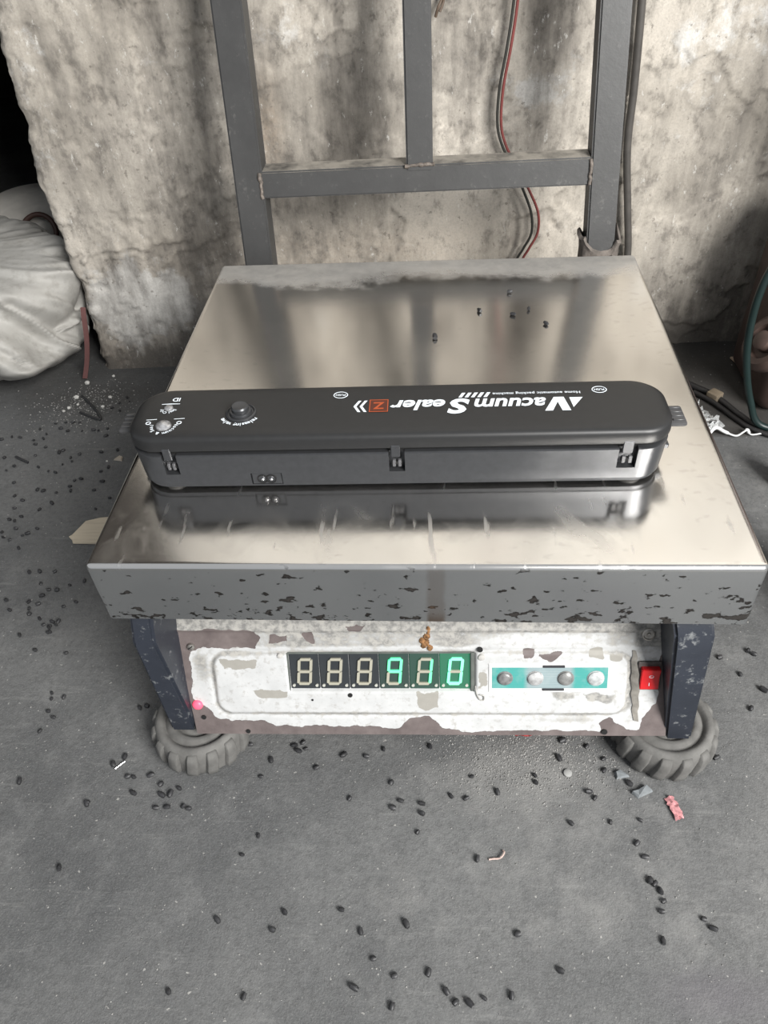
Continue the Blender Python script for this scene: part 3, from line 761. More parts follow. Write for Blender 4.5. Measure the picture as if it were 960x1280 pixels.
def crossbar(z0l, z1l, z0r, z1r, xl, xr):
    bm = bmesh.new(); rings = []
    for x, a, b in ((xl, z0l, z1l), (xr, z0r, z1r)):
        y = lambda z: 0.466 + 0.27 * (z - 0.225)
        rings.append([(x, y(a), a), (x, y(b), b), (x, y(b) + .027, b), (x, y(a) + .027, a)])
    loft(bm, rings); bmesh.ops.recalc_face_normals(bm, faces=bm.faces)
    bmesh.ops.bevel(bm, geom=bm.edges[:], offset=.0015, segments=2, affect='EDGES'); return bm
obj('crossbar', crossbar(0.2845, 0.3095, 0.2872, 0.3125, -0.171, 0.1695), M_FRAME, scale, I4, 40)
obj('crossbar', crossbar(0.575, 0.60, 0.577, 0.602, -0.175, 0.168), M_FRAME, scale, I4, 40)
def weld(p0, p1, r=.0022, n=9, seed=0):
    rd = random.Random(seed)
    return tube([Vector(p0).lerp(Vector(p1), i / (n - 1)) + Vector((rd.uniform(-.0006, .0006), rd.uniform(-.0008, 0), rd.uniform(-.0006, .0006))) for i in range(n)], [r * rd.uniform(.7, 1.15) for _ in range(9)], 7, 3)
M_WELD = simple('weld_bead', (0.12, 0.10, 0.085), .6, var=.5, nscale=300)
obj('weld_bead', weld((0.1688, 0.4825, 0.288), (0.1683, 0.489, 0.312), seed=1), M_WELD, scale, I4, 60)
obj('weld_bead', weld((-0.1705, 0.4818, 0.285), (-0.1710, 0.488, 0.309), seed=2), M_WELD, scale, I4, 60)
obj('weld_bead', weld((-0.0195, 0.4885, 0.3108), (0.010, 0.489, 0.3115), .0020, 12, seed=3), M_WELD, scale, I4, 60)
def rag():
    bm = bmesh.new(); rd = random.Random(5); rings = []
    for j, (z, g) in enumerate(((0.183, .004), (0.205, .004), (0.222, .0045), (0.230, .0055), (0.2345, .0072), (0.2370, .005), (0.234, .0022))):
        P = []
        cx, cy = 0.1853, 0.480 + .27 * (z - .225)
        for i in range(28):
            a = 2 * PI * i / 28; c, s = math.cos(a), math.sin(a)
            e = 0.6; sx = math.copysign(abs(c) ** e, c); sy = math.copysign(abs(s) ** e, s)
            w = .0008 * math.sin(a * 5 + j) + rd.uniform(-.0005, .0005)
            zz = z + (0.0035 * math.sin(a * 2 + .8) + .0025 * math.sin(a * 5) - (.006 if -2.3 < (a if a < PI else a - 2 * PI) < -0.9 else 0) if j >= 3 else 0)
            P.append((cx + sx * (.0150 + g + w), cy + sy * (.0155 + g + w), zz))
        rings.append(P)
    loft(bm, rings, False, False); return bm
rg = obj('rag_wrapping', rag(), simple('dusty_rag', (0.15, 0.13, 0.115), .95, var=.35, nscale=120, bump=.6), scale, I4, 60)
rg['label'] = 'frayed brown rag wrapped around the right post'
sm_ = rg.modifiers.new('s', 'SOLIDIFY'); sm_.thickness = .0012

# ================================================================== VACUUM SEALER
SEALM = T(-0.0155, 0.1045, 0.235) @ RZ(math.radians(0.8))
sealer = empty('vacuum_sealer', SEALM, 'long black plastic vacuum sealer lying across the steel weighing pan', 'vacuum sealer')
def sealer_body():
    bm = bmesh.new(); rings = []
    for hx, hy, z in ((.171, .0262, .0022), (.1745, .0290, .0030), (.1750, .0294, .0058), (.1757, .0300, .0061), (.1772, .0304, .030), (.1772, .0304, .0305), (.176, .0292, .0312)):
        rings.append(rrect(hx + .0055, hy, .020, z, 10, 0, 0))
    loft(bm, rings); bmesh.ops.recalc_face_normals(bm, faces=bm.faces)
    c = bmesh.new()
    for x, w in ((-.1545, .0050), (0.0008, .0054), (0.1535, .0062)):
        box(c, x - w, x + w, -.034, -.024, .0150, .036)
    box(c, -.1008, -.0790, -.034, -.0280, .0045, .0150)
    return boolcut(bm, c)
obj('housing', sealer_body(), M_BODY, sealer, SEALM, 30)
def lid():
    bm = bmesh.new(); rings = []
    for hx, hy, r, z in ((.1755, .0285, .020, .0358), (.1778, .0302, .021, .0352), (.1782, .0305, .0215, .0364), (.1778, .0301, .0215, .0425), (.1772, .0295, .021, .0440), (.1758, .0283, .021, .0452), (.1735, .0262, .020, .0459), (.168, .021, .018, .0462)):
        rings.append(rrect(hx + .0055, hy, r, z, 10))
    loft(bm, rings); bmesh.ops.recalc_face_normals(bm, faces=bm.faces)
    return bm
LID = obj('lid', lid(), M_BLACK, sealer, SEALM, 45)
LZ = 0.0463
def lp(name, bm, mat, sm=None, label=None):
    o = obj(name, bm, mat, LID, SEALM, sm)
    if label: o['label'] = label
    return o
# black block filling the lid gap, put in for its dark shade
obj('gap_filler', join(*[bx(-.170, .170, -.0262, .0262, .0300, .0357)]), M_DARK, sealer, SEALM)
# hinges
for x, w in ((-.1545, .0050), (0.0008, .0054), (0.1535, .0062)):
    bm = bx(x - w * .70, x + w * .45, -.0308, -.0288, .0275, .0375, .0005, 1)
    h = obj('hinge', bm, M_BODY, sealer, SEALM)
    obj('hinge_pin', xf(lathe([(.0016, -.0035), (.0016, .0035)], 12), T(x, -.0283, .0215) @ RY(PI / 2)), M_DARK, h, SEALM, 40)
    obj('hinge_knuckle', join(bx(x - w * .55, x - w * .15, -.0300, -.0275, .0188, .0242, .0003, 1), bx(x + w * .15, x + w * .55, -.0300, -.0275, .0188, .0242, .0003, 1)), simple('hinge_grey', (0.10, 0.10, 0.105), .35), h, SEALM)
# power inlet
so = obj('power_socket', bx(-.1004, -.0794, -.0296, -.0278, .0049, .0146, .0006, 1), M_BODY, sealer, SEALM)
for dx in (-.0030, .0030):
    obj('socket_ring', xf(lathe([(.0037, 0), (.0037, .0007), (.0030, .0007), (.0030, -.0004)], 18, False, True), T(-.0899 + dx, -.0296, .0097) @ RX(PI / 2)), M_DARK, so, SEALM, 40)
    obj('socket_pin', xf(lathe([(.0011, -.001), (.0011, .0012), (.0006, .0016)], 10), T(-.0899 + dx, -.0296, .0097) @ RX(PI / 2)), M_CHROME, so, SEALM, 40)
# feet
for x, y in ((-.158, -.0185), (.160, -.0185), (-.158, .020), (.160, .020)):
    obj('foot', xf(lathe([(.0078, 0), (.0084, .0008), (.0080, .0034)], 20), T(x, y, 0.0001)), simple('foot_rubber', (0.06, 0.06, 0.06), .5), sealer, SEALM, 50)
M_LATCH = simple('grey_black_latch', (0.060, 0.060, 0.062), .4)
# side latches with finger ribs
for sx, yc in ((-1, .0045), (1, .0005)):
    bm = bx(.1805, .1955, yc - .0105, yc + .0105, .0325, .0362, .0018, 2)
    for k in range(4): box(bm, .1860, .1940, yc - .0078 + k * .0046, yc - .0060 + k * .0046, .0358, .0371, .0004, 1)
    if sx < 0: xf(bm, RZ(PI) @ T(0, 0, 0))
    if sx < 0: xf(bm, T(0, 2 * yc, 0))
    la = obj('latch', bm, M_LATCH, sealer, SEALM, 40)
    b2 = join(bx(.1800, .1850, yc - .006, yc + .006, .013, .034, .0005, 1), bx(.1800, .1880, yc - .0068, yc + .0068, .0115, .0155, .0008, 1))
    if sx < 0: xf(b2, RZ(PI)); xf(b2, T(0, 2 * yc, 0))
    obj('latch_lever', b2, M_BODY, la, SEALM, 40)
# release valve
vx, vy = -.1065, -.0025
obj('valve_seat', xf(lathe([(.0108, LZ - .001), (.0105, LZ + .0008), (.0095, LZ + .0012), (.0088, LZ + .0002), (.0080, LZ + .0002), (.0074, LZ + .0026), (.0066, LZ + .0028)], 32), T(vx, vy, 0)), M_BODY, LID, SEALM, 30)
obj('valve_button', xf(lathe([(.0060, LZ + .002), (.0060, LZ + .0052), (.0052, LZ + .0062), (.0022, LZ + .0058)], 28), T(vx, vy, 0)), M_BODY, LID, SEALM, 30)
# indicator lenses
M_LENS = simple('smoky_silver_lens', (0.42, 0.42, 0.43), .22, .6, var=.5, nscale=260)
obj('button', xf(lathe([(.0056, LZ - .001), (.0052, LZ + .0012), (.0035, LZ + .0026), (.0012, LZ + .0030)], 24), T(-.1575, -.0160, 0)), M_LENS, LID, SEALM, 40)['label'] = 'silver vacuum-and-seal button'
obj('button', xf(lathe([(.0034, LZ - .001), (.0031, LZ + .0010), (.0020, LZ + .0018), (.0008, LZ + .0020)], 20), T(-.1590, .0048, 0)), M_LENS, LID, SEALM, 40)['label'] = 'silver seal-only button'
# printed lettering: reads from the far side, so it is turned 180 degrees
TXM = RZ(PI)          # text frame: x_text = -x, y_text = -y
def tx(bm): return xf(bm, TXM)
PZ = LZ + .0002
def L2(x, y): return (-x, -y)
# big V with triangle, then the words (text frame coordinates)
lp('lettering', tx(fit(text_bm('acuum', offset=.026, shear=.25), -.1022, -.0536, -.0085, .0013, PZ)), M_PRINT)
lp('lettering', tx(fit(text_bm('S', offset=.04, shear=.22), -.0508, -.0350, -.0090, .0085, PZ)), M_PRINT)
lp('lettering', tx(fit(text_bm('ealer', offset=.028, shear=.25), -.0340, .0038, -.0085, .0036, PZ)), M_PRINT)
def poly(pts, z=PZ):
    bm = bmesh.new(); bm.faces.new([bm.verts.new((x, y, z)) for x, y in pts]); return bm
vb = join(poly([(-.1175, .0072), (-.1118, .0072), (-.1098, -.0030), (-.1055, .0072), (-.1003, .0072), (-.1078, -.0085), (-.1145, -.0085)]), poly([(-.1272, -.0078), (-.1182, -.0078), (-.1196, .0038)]))
lp('lettering', tx(vb), M_PRINT)
lp('lettering', tx(fit(text_bm('Home automatic packing machine', offset=.012, spacing=1.05), -.1264, -.0668, -.0160, -.0124, PZ)), M_PRINT)
for k in range(5):
    x = -.0655 + k * .0043
    lp('stripe', tx(poly([(x, -.0158), (x + .0024, -.0158), (x + .0052, -.0102), (x + .0028, -.0102)])), M_PRINT)
# Z in its orange frame
def frame(x0, x1, y0, y1, w):
    return join(poly([(x0, y0), (x1, y0), (x1, y0 + w), (x0, y0 + w)]), poly([(x0, y1 - w), (x1, y1 - w), (x1, y1), (x0, y1)]), poly([(x0, y0 + w), (x0 + w, y0 + w), (x0 + w, y1 - w), (x0, y1 - w)]), poly([(x1 - w, y0 + w), (x1, y0 + w), (x1, y1 - w), (x1 - w, y1 - w)]))
lp('emblem_plate', tx(poly([(.0050, -.0098), (.0180, -.0098), (.0180, .0046), (.0050, .0046)], PZ - .00008)), simple('dark_orange_print', (0.085, 0.020, 0.010), .5), None)
lp('emblem_frame', tx(frame(.0050, .0180, -.0098, .0046, .0006)), M_ORANGE)
lp('lettering', tx(fit(text_bm('Z', offset=.02), .0076, .0154, -.0066, .0014, PZ)), M_ORANGE, None, 'orange letter Z')
for k in range(2):
    x = .0195 + k * .0042
    lp('chevron', tx(poly([(x, .0045), (x + .0020, .0045), (x + .0052, -.0020), (x + .0020, -.0088), (x, -.0088), (x + .0032, -.0020)])), M_PRINT)
# PUSH ovals
for ox, oy in ((-.0388, .0164), (.1397, .0164)):
    lp('push_oval', xf(ringtorus(.0048, .00035, 32, 5), T(ox, oy, PZ) @ Matrix.Diagonal((1, .78, .4, 1)).to_4x4()), M_PRINT)
    lp('lettering', tx(fit(text_bm('PUSH', offset=.015), -ox - .0034, -ox + .0034, -oy - .0012, -oy + .0012, PZ)), M_PRINT)
lp('lettering', tx(arc_text('releasing valve', -vx, -vy, .0122, 152, 28, .0048, PZ, .02)), M_PRINT)
lp('lettering', tx(arc_text('Vacuum & Seal', .1575, .0160, .0072, 195, -15, .0038, PZ, .02)), M_PRINT)
lp('lettering', tx(arc_text('Seal Only', .1590, -.0048, .0042, 165, 15, .0034, PZ, .02)), M_PRINT)
for ix, iy, r in ((-.1690, -.0125, .0015), (-.1475, -.0125, .0015)):
    lp('lamp_ring', xf(ringtorus(r, .00035, 16, 5), T(ix, iy, PZ) @ Matrix.Diagonal((1, 1, .4, 1)).to_4x4()), M_PRINT)
lp('print_line', poly([(-.1712, -.0092), (-.1640, -.0086), (-.1640, -.0080), (-.1712, -.0086)]), M_PRINT)
lp('print_line', poly([(-.1520, -.0086), (-.1446, -.0080), (-.1446, -.0074), (-.1520, -.0080)]), M_PRINT)
lp('print_line', poly([(-.1650, .0092), (-.1520, .0095), (-.1520, .0101), (-.1585, .0104), (-.1650, .0098)]), M_PRINT)
lp('lettering', tx(fit(text_bm('ID', offset=.02), .1530, .1585, -.0172, -.0128, PZ)), M_PRINT)

# ================================================================== CABLES
def cablepts(L, off): return [(x, wall_y(x) - off, z) for x, z in L]
blackc = [(0.16, 1.70), (0.17, 1.2), (0.19, 0.80), (0.207, 0.62), (0.219, 0.50), (0.2264, 0.4188), (0.232, 0.34), (0.2352, 0.2751), (0.2480, 0.20), (0.2575, 0.1415), (0.262, 0.06), (0.262, 0.008)]
tag(obj('power_cable', tube(cablepts(blackc, .012), .0045, 10), simple('dusty_black_rubber', (0.072, 0.066, 0.060), .6, var=.2), None, None, 60), 'thick black cable hanging down the wall right of the scale post', 'cable')
wl = [(0.13, 1.6), (0.12, 1.1), (0.108, 0.80), (0.103, 0.60), (0.098, 0.50), (0.0940, 0.4256), (0.0895, 0.385), (0.0835, 0.345), (0.0833, 0.309), (0.0905, 0.285), (0.1035, 0.262), (0.119, 0.232), (0.1300, 0.205), (0.1320, 0.180), (0.1230, 0.160), (0.1150, 0.142), (0.112, 0.10), (0.115, 0.04), (0.118, 0.004)]
def off(L, f): return [(x + f(z), z) for x, z in L]
wblk = off(wl, lambda z: -0.0012)
wred = off(wl, lambda z: 0.0030 if z > .27 else (0.0030 + min(1, (0.27 - z) / .06) * .0042 if z > .19 else .0066))
tag(obj('wire', tube(cablepts(wblk, .0165), .0016, 8), simple('black_wire_sheath', (0.035, 0.035, 0.03), .5), None, None, 60), 'thin black wire hanging on the plaster behind the scale frame', 'wire', 'pair of thin wires on the wall')
tag(obj('wire', tube(cablepts(wred, .0155), .0016, 8), simple('red_wire_sheath', (0.22, 0.055, 0.05), .5), None, None, 60), 'thin dull red wire hanging on the plaster behind the scale frame', 'wire', 'pair of thin wires on the wall')
tag(obj('wire_stub', join(tube([(0.0165, wall_y(.016) + .004, .440), (0.0185, wall_y(.016) - .006, .432), (0.0150, wall_y(.016) - .010, .425), (0.0120, wall_y(.016) - .008, .416)], .0016, 7), tube([(0.0185, wall_y(.016) + .004, .437), (0.0205, wall_y(.016) - .008, .430), (0.0165, wall_y(.016) - .012, .421)], .0013, 7)), simple('brown_wire', (0.10, 0.07, 0.05), .6), None, None, 60), 'short twisted brown wire end sticking out high on the wall', 'wire')

# ================================================================== SACK, TUB
def sack():
    n, mth = 190, 260
    v = np.linspace(0, 1, n); a = np.linspace(0, 2 * PI, mth)
    A, V = np.meshgrid(a, v)
    # profile: flat bottom on the floor, bulging middle, slumped top
    phi = V * PI
    q = np.abs(2 * V - 1)
    prof = np.clip(1 - q ** 3.4, 0, 1) ** 0.55
    zz = V + 0.16 * np.sin(2 * PI * V) * -0.5
    rx, ry, H = 0.195, 0.135, 0.168
    ca, sa = np.cos(A), np.sin(A)
    prof = prof * (0.80 + 0.20 * sstep(0.0, 0.45, V))
    x = rx * prof * ca; y = ry * prof * sa; z = H * zz
    z = np.where(z < 0.0, 0, z)
    # folds: long creases falling from the upper left to the lower right of the near side
    sN = A - 1.5 * PI           # 0 = facing the camera
    u = np.sin(sN); front = (np.cos(sN) > -0.2)
    f = np.zeros_like(A)
    def fold(pts, w, amp):
        """a valley along a polyline in (u, V) with a ridge standing above it"""
        d = np.full(A.shape, 9.0); sg = np.zeros_like(A)
        for (ax, ay), (bx_, by) in zip(pts, pts[1:]):
            ex, ey = bx_ - ax, by - ay; t = np.clip(((u - ax) * ex + (V - ay) * ey) / (ex * ex + ey * ey), 0, 1)
            dd = np.hypot(u - ax - ex * t, V - ay - ey * t); cr = ex * (V - ay) - ey * (u - ax)
            sg = np.where(dd < d, np.sign(cr), sg); d = np.minimum(d, dd)
        k = d * sg
        return front * amp * (-np.exp(-(k / w) ** 2) * (k < 0) - np.exp(-(k / (w * .35)) ** 2) * (k >= 0) + 0.75 * np.exp(-((k - w * 1.1) / (w * .8)) ** 2))
    f = f + fold([(-.4, .86), (.15, .72), (.50, .52), (.66, .28)], .13, .030) + fold([(-.3, .42), (.2, .33), (.45, .20), (.9, .22)], .09, .020)
    f = f + fold([(.45, .95), (.85, .72), (.97, .5)], .08, .014) + fold([(0, .15), (.5, .10), (.95, .14)], .05, .008) + fold([(.62, .62), (.75, .45)], .06, .010)
    f = f + 0.010 * np.exp(-((np.sin(sN) - 0.55 + .4 * (V - .5)) / 0.10) ** 2) * sstep(.2, .4, V) * sstep(.8, .6, V)
    X0 = x * 9 + 4; Z0 = z * 9
    f = f + (fbm(np.cos(A) * 1.6 + 5, np.sin(A) * 1.6 + V * 3.2, 51, 4) - .5) * 0.045
    rid = 1 - np.abs(2 * fbm(np.cos(A) * 2.4 + 2 + V, np.sin(A) * 2.4 + V * 2.5, 57, 3) - 1)
    f = f + (rid ** 3 - .4) * 0.018
    w = np.sin(phi) ** .35 * sstep(0.0, 0.22, V)
    x = x + ca * f * w; y = y + sa * f * w; z = z + f * 0.5 * np.sin(phi) + 0.03 * (zz) * np.sin(A * 1.0 + .6) * np.sin(phi)
    z = z - z.min()
    z = np.maximum(z, 0.0005 + 0 * z)
    return gridmesh('sack', x, y, z, None, True)
def mat_sack():
    m = Mat('white_woven_sack')
    n = m.noise(14, 6, .6); n2 = m.noise(70, 5, .65)
    wv = m.math('MULTIPLY', m.wave(260, None, 'X'), m.wave(260, None, 'Z'))
    c = m.mix(m.thr(n, .3, .7), (0.33, 0.318, 0.295), (0.44, 0.43, 0.405))
    c = m.mix(m.math('MULTIPLY', m.thr(n2, .50, .66), .5), c, (0.24, 0.228, 0.205))
    m.set(Base_Color=c, Roughness=.6)
    m.bump(m.math('ADD', m.math('MULTIPLY', wv, .3), n2), .25, .002); return m.m
sackM = T(-0.672, 0.652, 0.0005) @ RZ(-0.25)
sk = empty('woven_sack', sackM, 'bulging creased white woven plastic sack slumped beside the broken wall corner', 'sack')
obj('sack_body', sack(), mat_sack(), sk, sackM)
# tub behind it
tubM = T(-0.665, 0.930, 0.0)
tb = empty('plastic_tub', tubM, 'dirty white plastic tub with a brown loop handle behind the sack', 'tub')
obj('tub_body', lathe([(.085, .001), (.092, .02), (.098, .10), (.092, .122), (.06, .136), (.02, .140)], 36), simple('stained_white_plastic', (0.60, 0.57, 0.52), .5, var=.3, nscale=14), tb, tubM, 40)
obj('handle', xf(ringtorus(.028, .0042, 30, 8), T(-0.618, .835, .112) @ RX(1.0)), simple('brown_plastic_ring', (0.085, 0.045, 0.035), .5), tb, I4, 60)
def strap():
    bm = bmesh.new(); P = catmull([(-.4655, .596, .105), (-.468, .594, .09), (-.4735, .592, .06), (-.481, .587, .03), (-.490, .580, .004)], 6); r = []
    for p in P: r.append([p + Vector(q) for q in ((-.0036, 0, 0), (.0036, -.001, 0), (.0036, .001, 0.0004), (-.0036, .0018, 0.0004))])
    loft(bm, r); return bm
tag(obj('strap', strap(), simple('dull_pink_band', (0.14, 0.062, 0.058), .6), None, None), 'dull pink strap hanging between the sack and the wall corner', 'strap')

# ================================================================== RIGHT-HAND CLUTTER
mach = empty('machine', T(0.56, 0.50, 0), 'dark rust-brown machine housing at the right edge near the wall', 'machine')
M_MACH = mat_paintmetal('rusty_brown_casting', (0.050, 0.032, 0.027), (0.11, 0.075, 0.06), .55)
obj('housing', bx(0.408, 0.78, 0.475, 0.605, 0.001, 0.24, .02, 4), M_MACH, mach, I4, 40)
obj('shadow_column', bx(0.485, 0.80, 0.44, 0.60, 0.235, 0.67, .02, 3), M_MACH, mach, I4, 40)  # unseen upper part, added and sized to cast the wall's diagonal shadow
hub = obj('flange', xf(lathe([(.016, -.045), (.016, 0), (.034, 0), (.034, .008), (.028, .013), (.021, .013), (.019, .006), (.012, .006), (.011, .018), (.007, .020)], 32), T(0.402, 0.482, 0.098) @ RY(-PI / 2 + .55) @ RX(.2)), simple('worn_brown_flange', (0.075, 0.050, 0.042), .5, var=.3), mach, I4, 30)
tag(obj('air_hose', tube([(0.400, 0.455, 0.32), (0.366, 0.452, 0.22), (0.3570, 0.450, 0.18), (0.3590, 0.450, 0.130), (0.3690, 0.450, 0.084), (0.3850, 0.450, 0.040), (0.402, 0.445, 0.010), (0.44, 0.435, 0.006)], .0042, 10), simple('dull_green_hose', (0.008, 0.020, 0.019), 0.4), None, None, 60), 'dull green hose curving down in front of the brown machine', 'hose')
ch = empty('connector_cable', T(0.368, 0.512, 0), 'black cable with a pale clamp on the dark floor right of the scale', 'cable')
obj('sheath', join(tube([(0.29, 0.60, .005), (0.3442, 0.5401, .005), (0.3677, 0.5121, .006), (0.3885, 0.470, .005), (0.405, 0.448, .005), (0.47, 0.41, .005)], .0042, 8), tube([(0.345, 0.525, .004), (0.363, 0.500, .005), (0.382, 0.465, .004), (0.40, 0.440, .004), (0.46, 0.40, .004)], .0032, 8)), simple('black_sheath', (0.018, 0.017, 0.017), .5), ch, I4, 60)
obj('clamp', xf(bx(-.008, .008, -.0075, .0075, 0, .013, .002, 2), T(0.3665, 0.510, 0.001) @ RZ(-.9)), simple('tarnished_brass', (0.27, 0.22, 0.16), .5, .4, var=.3), ch, I4, 40)
tag(obj('offcut', xf(bx(-.026, .026, -.003, .003, 0, .003, .001, 1), T(0.4235, 0.585, 0.001) @ RZ(-1.3)), simple('pale_wood_offcut', (0.38, 0.30, 0.22), .7), None, None), 'thin pale offcut on the floor behind the green hose', 'offcut')
def crumple(pts, w, seed, th=.0006, k=6, amp=.004):
    rd = random.Random(seed); P = catmull(pts, k); bm = bmesh.new(); rows = []
    for i, p in enumerate(P):
        d = (P[min(i + 1, len(P) - 1)] - P[max(i - 1, 0)]); d.z = 0; d.normalize(); n = Vector((-d.y, d.x, 0))
        row = []
        for j in range(6):
            q = p + n * w * (j / 5 - .5) * (1 + rd.uniform(-.25, .25)) + Vector((0, 0, abs(rd.gauss(0, amp))))
            row.append(q)
        rows.append(row + [q - Vector((0, 0, th)) for q in reversed(row)])
    loft(bm, rows); return bm
def mat_clear():
    m = Mat('clear_plastic_wrap'); m.set(Base_Color=(0.85, 0.86, 0.86), Roughness=.12, Transmission_Weight=.75, IOR=1.25); return m.m
cp = empty('plastic_wrapper', T(0.35, 0.45, 0), 'crumpled clear plastic wrapper with a white edge beside the right of the scale', 'wrapper')
obj('film', crumple([(0.330, 0.482, .004), (0.336, 0.468, .008), (0.344, 0.452, .009), (0.350, 0.438, .005)], .020, 3, amp=.005), mat_clear(), cp, I4, 30)
obj('white_edge', tube([(0.340, 0.434, .004), (0.349, 0.440, .010), (0.360, 0.4365, .006), (0.372, 0.4310, .004), (0.381, 0.4335, .008), (0.3875, 0.440, .006), (0.391, 0.4345, .003), (0.405, 0.4355, .004), (0.445, 0.445, .003)], [.0026, .0022, .0012, .0011, .0020, .0010, .0010, .0010], 7), simple('white_plastic', (0.72, 0.73, 0.73), .3), cp, I4, 60)
obj('cap', xf(lathe([(.006, 0), (.0062, .006), (.004, .009), (.001, .010)], 14), T(0.3335, 0.4805, .001)), simple('frosted_cap', (0.6, 0.6, 0.6), .3), cp, I4, 50)
for k in range(4):
    obj('bottle_ring', xf(ringtorus(.0065, .0008, 20, 6), T(0.342 + k * .0013, 0.4545 - k * .0028, .008) @ RX(PI / 2) @ RY(.3)), mat_clear() if k % 2 else simple('silver_foil', (0.7, 0.7, 0.7), .2, .9), cp, I4, 60)
M_TYRE = simple('black_rubber_wheel', (0.016, 0.016, 0.017), .6, var=.2)
w1 = empty('rubber_wheel', T(0.405, 0.33, 0), 'small black wheel on the floor right of the scale, behind the larger one', 'wheel')
obj('tyre', xf(lathe([(.010, -.012), (.020, -.013), (.026, -.008), (.027, 0), (.026, .008), (.020, .013), (.010, .012)], 32), T(0.405, 0.335, 0.0275) @ RZ(.5) @ RY(PI / 2)), M_TYRE, w1, I4, 50)
obj('hub', xf(lathe([(.010, -.0135), (.010, .0135)], 18), T(0.405, 0.335, 0.0275) @ RZ(.5) @ RY(PI / 2)), M_BASE, w1, I4, 40)
w2 = empty('rubber_wheel', T(0.372, 0.165, 0), 'large black wheel beside the front right corner of the steel pan', 'wheel')
obj('tyre', xf(lathe([(.030, -.018), (.052, -.020), (.062, -.012), (.064, 0), (.062, .012), (.052, .020), (.030, .018)], 40), T(0.385, 0.150, 0.0645) @ RZ(.35) @ RY(PI / 2)), M_TYRE, w2, I4, 50)
obj('hub', xf(lathe([(.030, -.015), (.010, -.020), (.010, .020), (.030, .015)], 24), T(0.385, 0.150, 0.0645) @ RZ(.35) @ RY(PI / 2)), M_BASE, w2, I4, 40)

# ================================================================== FLOOR DEBRIS
def fz(x, y): return float(floor_h(np.array([x]), np.array([y]))[0])
def pellet_mesh(seed):
    rd = random.Random(seed); bm = bmesh.new(); L = rd.uniform(.0022, .0033); r = rd.uniform(.0019, .0025); rings = []
    for j in range(4):
        z = -L + 2 * L * j / 3; k = (0.78, 1, 1.03, .72)[j]
        ph = rd.uniform(-.1, .1)
        rings.append([(r * k * math.cos(2 * PI * i / 8 + ph) * rd.uniform(.88, 1.1), r * .85 * k * math.sin(2 * PI * i / 8 + ph) * rd.uniform(.88, 1.1), z + rd.uniform(-.0004, .0004)) for i in range(8)])
    loft(bm, rings)
    xf(bm, RY(PI / 2))
    me = bpy.data.meshes.new('pellet'); bm.to_mesh(me); bm.free(); shade(me, 50); me.materials.append(M_PELLET); return me
PEL = [pellet_mesh(s) for s in range(6)]
FRONT = [(-0.336,-0.028),(-0.272,-0.046),(-0.236,-0.036),(-0.226,-0.02),(-0.245,-0.022),(-0.24,-0.022),(-0.261,-0.011),(-0.253,-0.004),(-0.215,-0.028),(-0.205,-0.036),(-0.199,-0.031),(-0.212,-0.037),(-0.214,-0.048),(-0.205,-0.047),(-0.192,-0.046),(-0.187,-0.048),(-0.276,-0.097),(-0.146,-0.13),(-0.105,-0.135),(-0.137,-0.083),(-0.127,-0.068),(-0.058,-0.036),(-0.133,-0.019),(-0.127,-0.004),(-0.147,0.01),(-0.109,0.01),(-0.102,0.013),(-0.105,0.005),(-0.099,0.007),(-0.088,-0.01),(-0.066,0.002),(-0.047,0.001),(-0.17,-0.176),(-0.118,-0.177),(-0.044,-0.169),(-0.032,-0.151),(-0.042,-0.134),(-0.098,-0.123),(-0.057,-0.12),(-0.033,0.008),(0.006,0.011),(-0.025,-0.022),(-0.023,-0.043),(-0.017,-0.037),(-0.0,-0.039),(0.0,-0.047),(-0.003,-0.062),(0.023,-0.032),(0.035,-0.034),(0.04,-0.015),(0.06,-0.028),(0.091,-0.013),(0.091,-0.019),(0.112,0.003),(0.117,0.019),(0.136,0.014),(0.148,0.003),(0.147,-0.007),(0.165,-0.018),(0.132,-0.026),(0.136,-0.031),(0.115,-0.052),(0.145,-0.05),(0.168,-0.048),(0.162,-0.066),(0.166,-0.076),(0.166,-0.093),(0.169,-0.095),(0.172,-0.1),(0.173,-0.107),(0.17,-0.114),(0.042,-0.081),(-0.01,-0.128),(0.198,-0.118),(0.203,-0.124),(0.068,-0.132),(0.167,-0.133),(0.006,-0.158),(-0.017,-0.161),(-0.018,-0.179),(0.095,-0.154),(0.061,-0.17),(0.043,-0.172),(0.033,-0.175),(0.018,-0.169),(0.024,-0.175)]
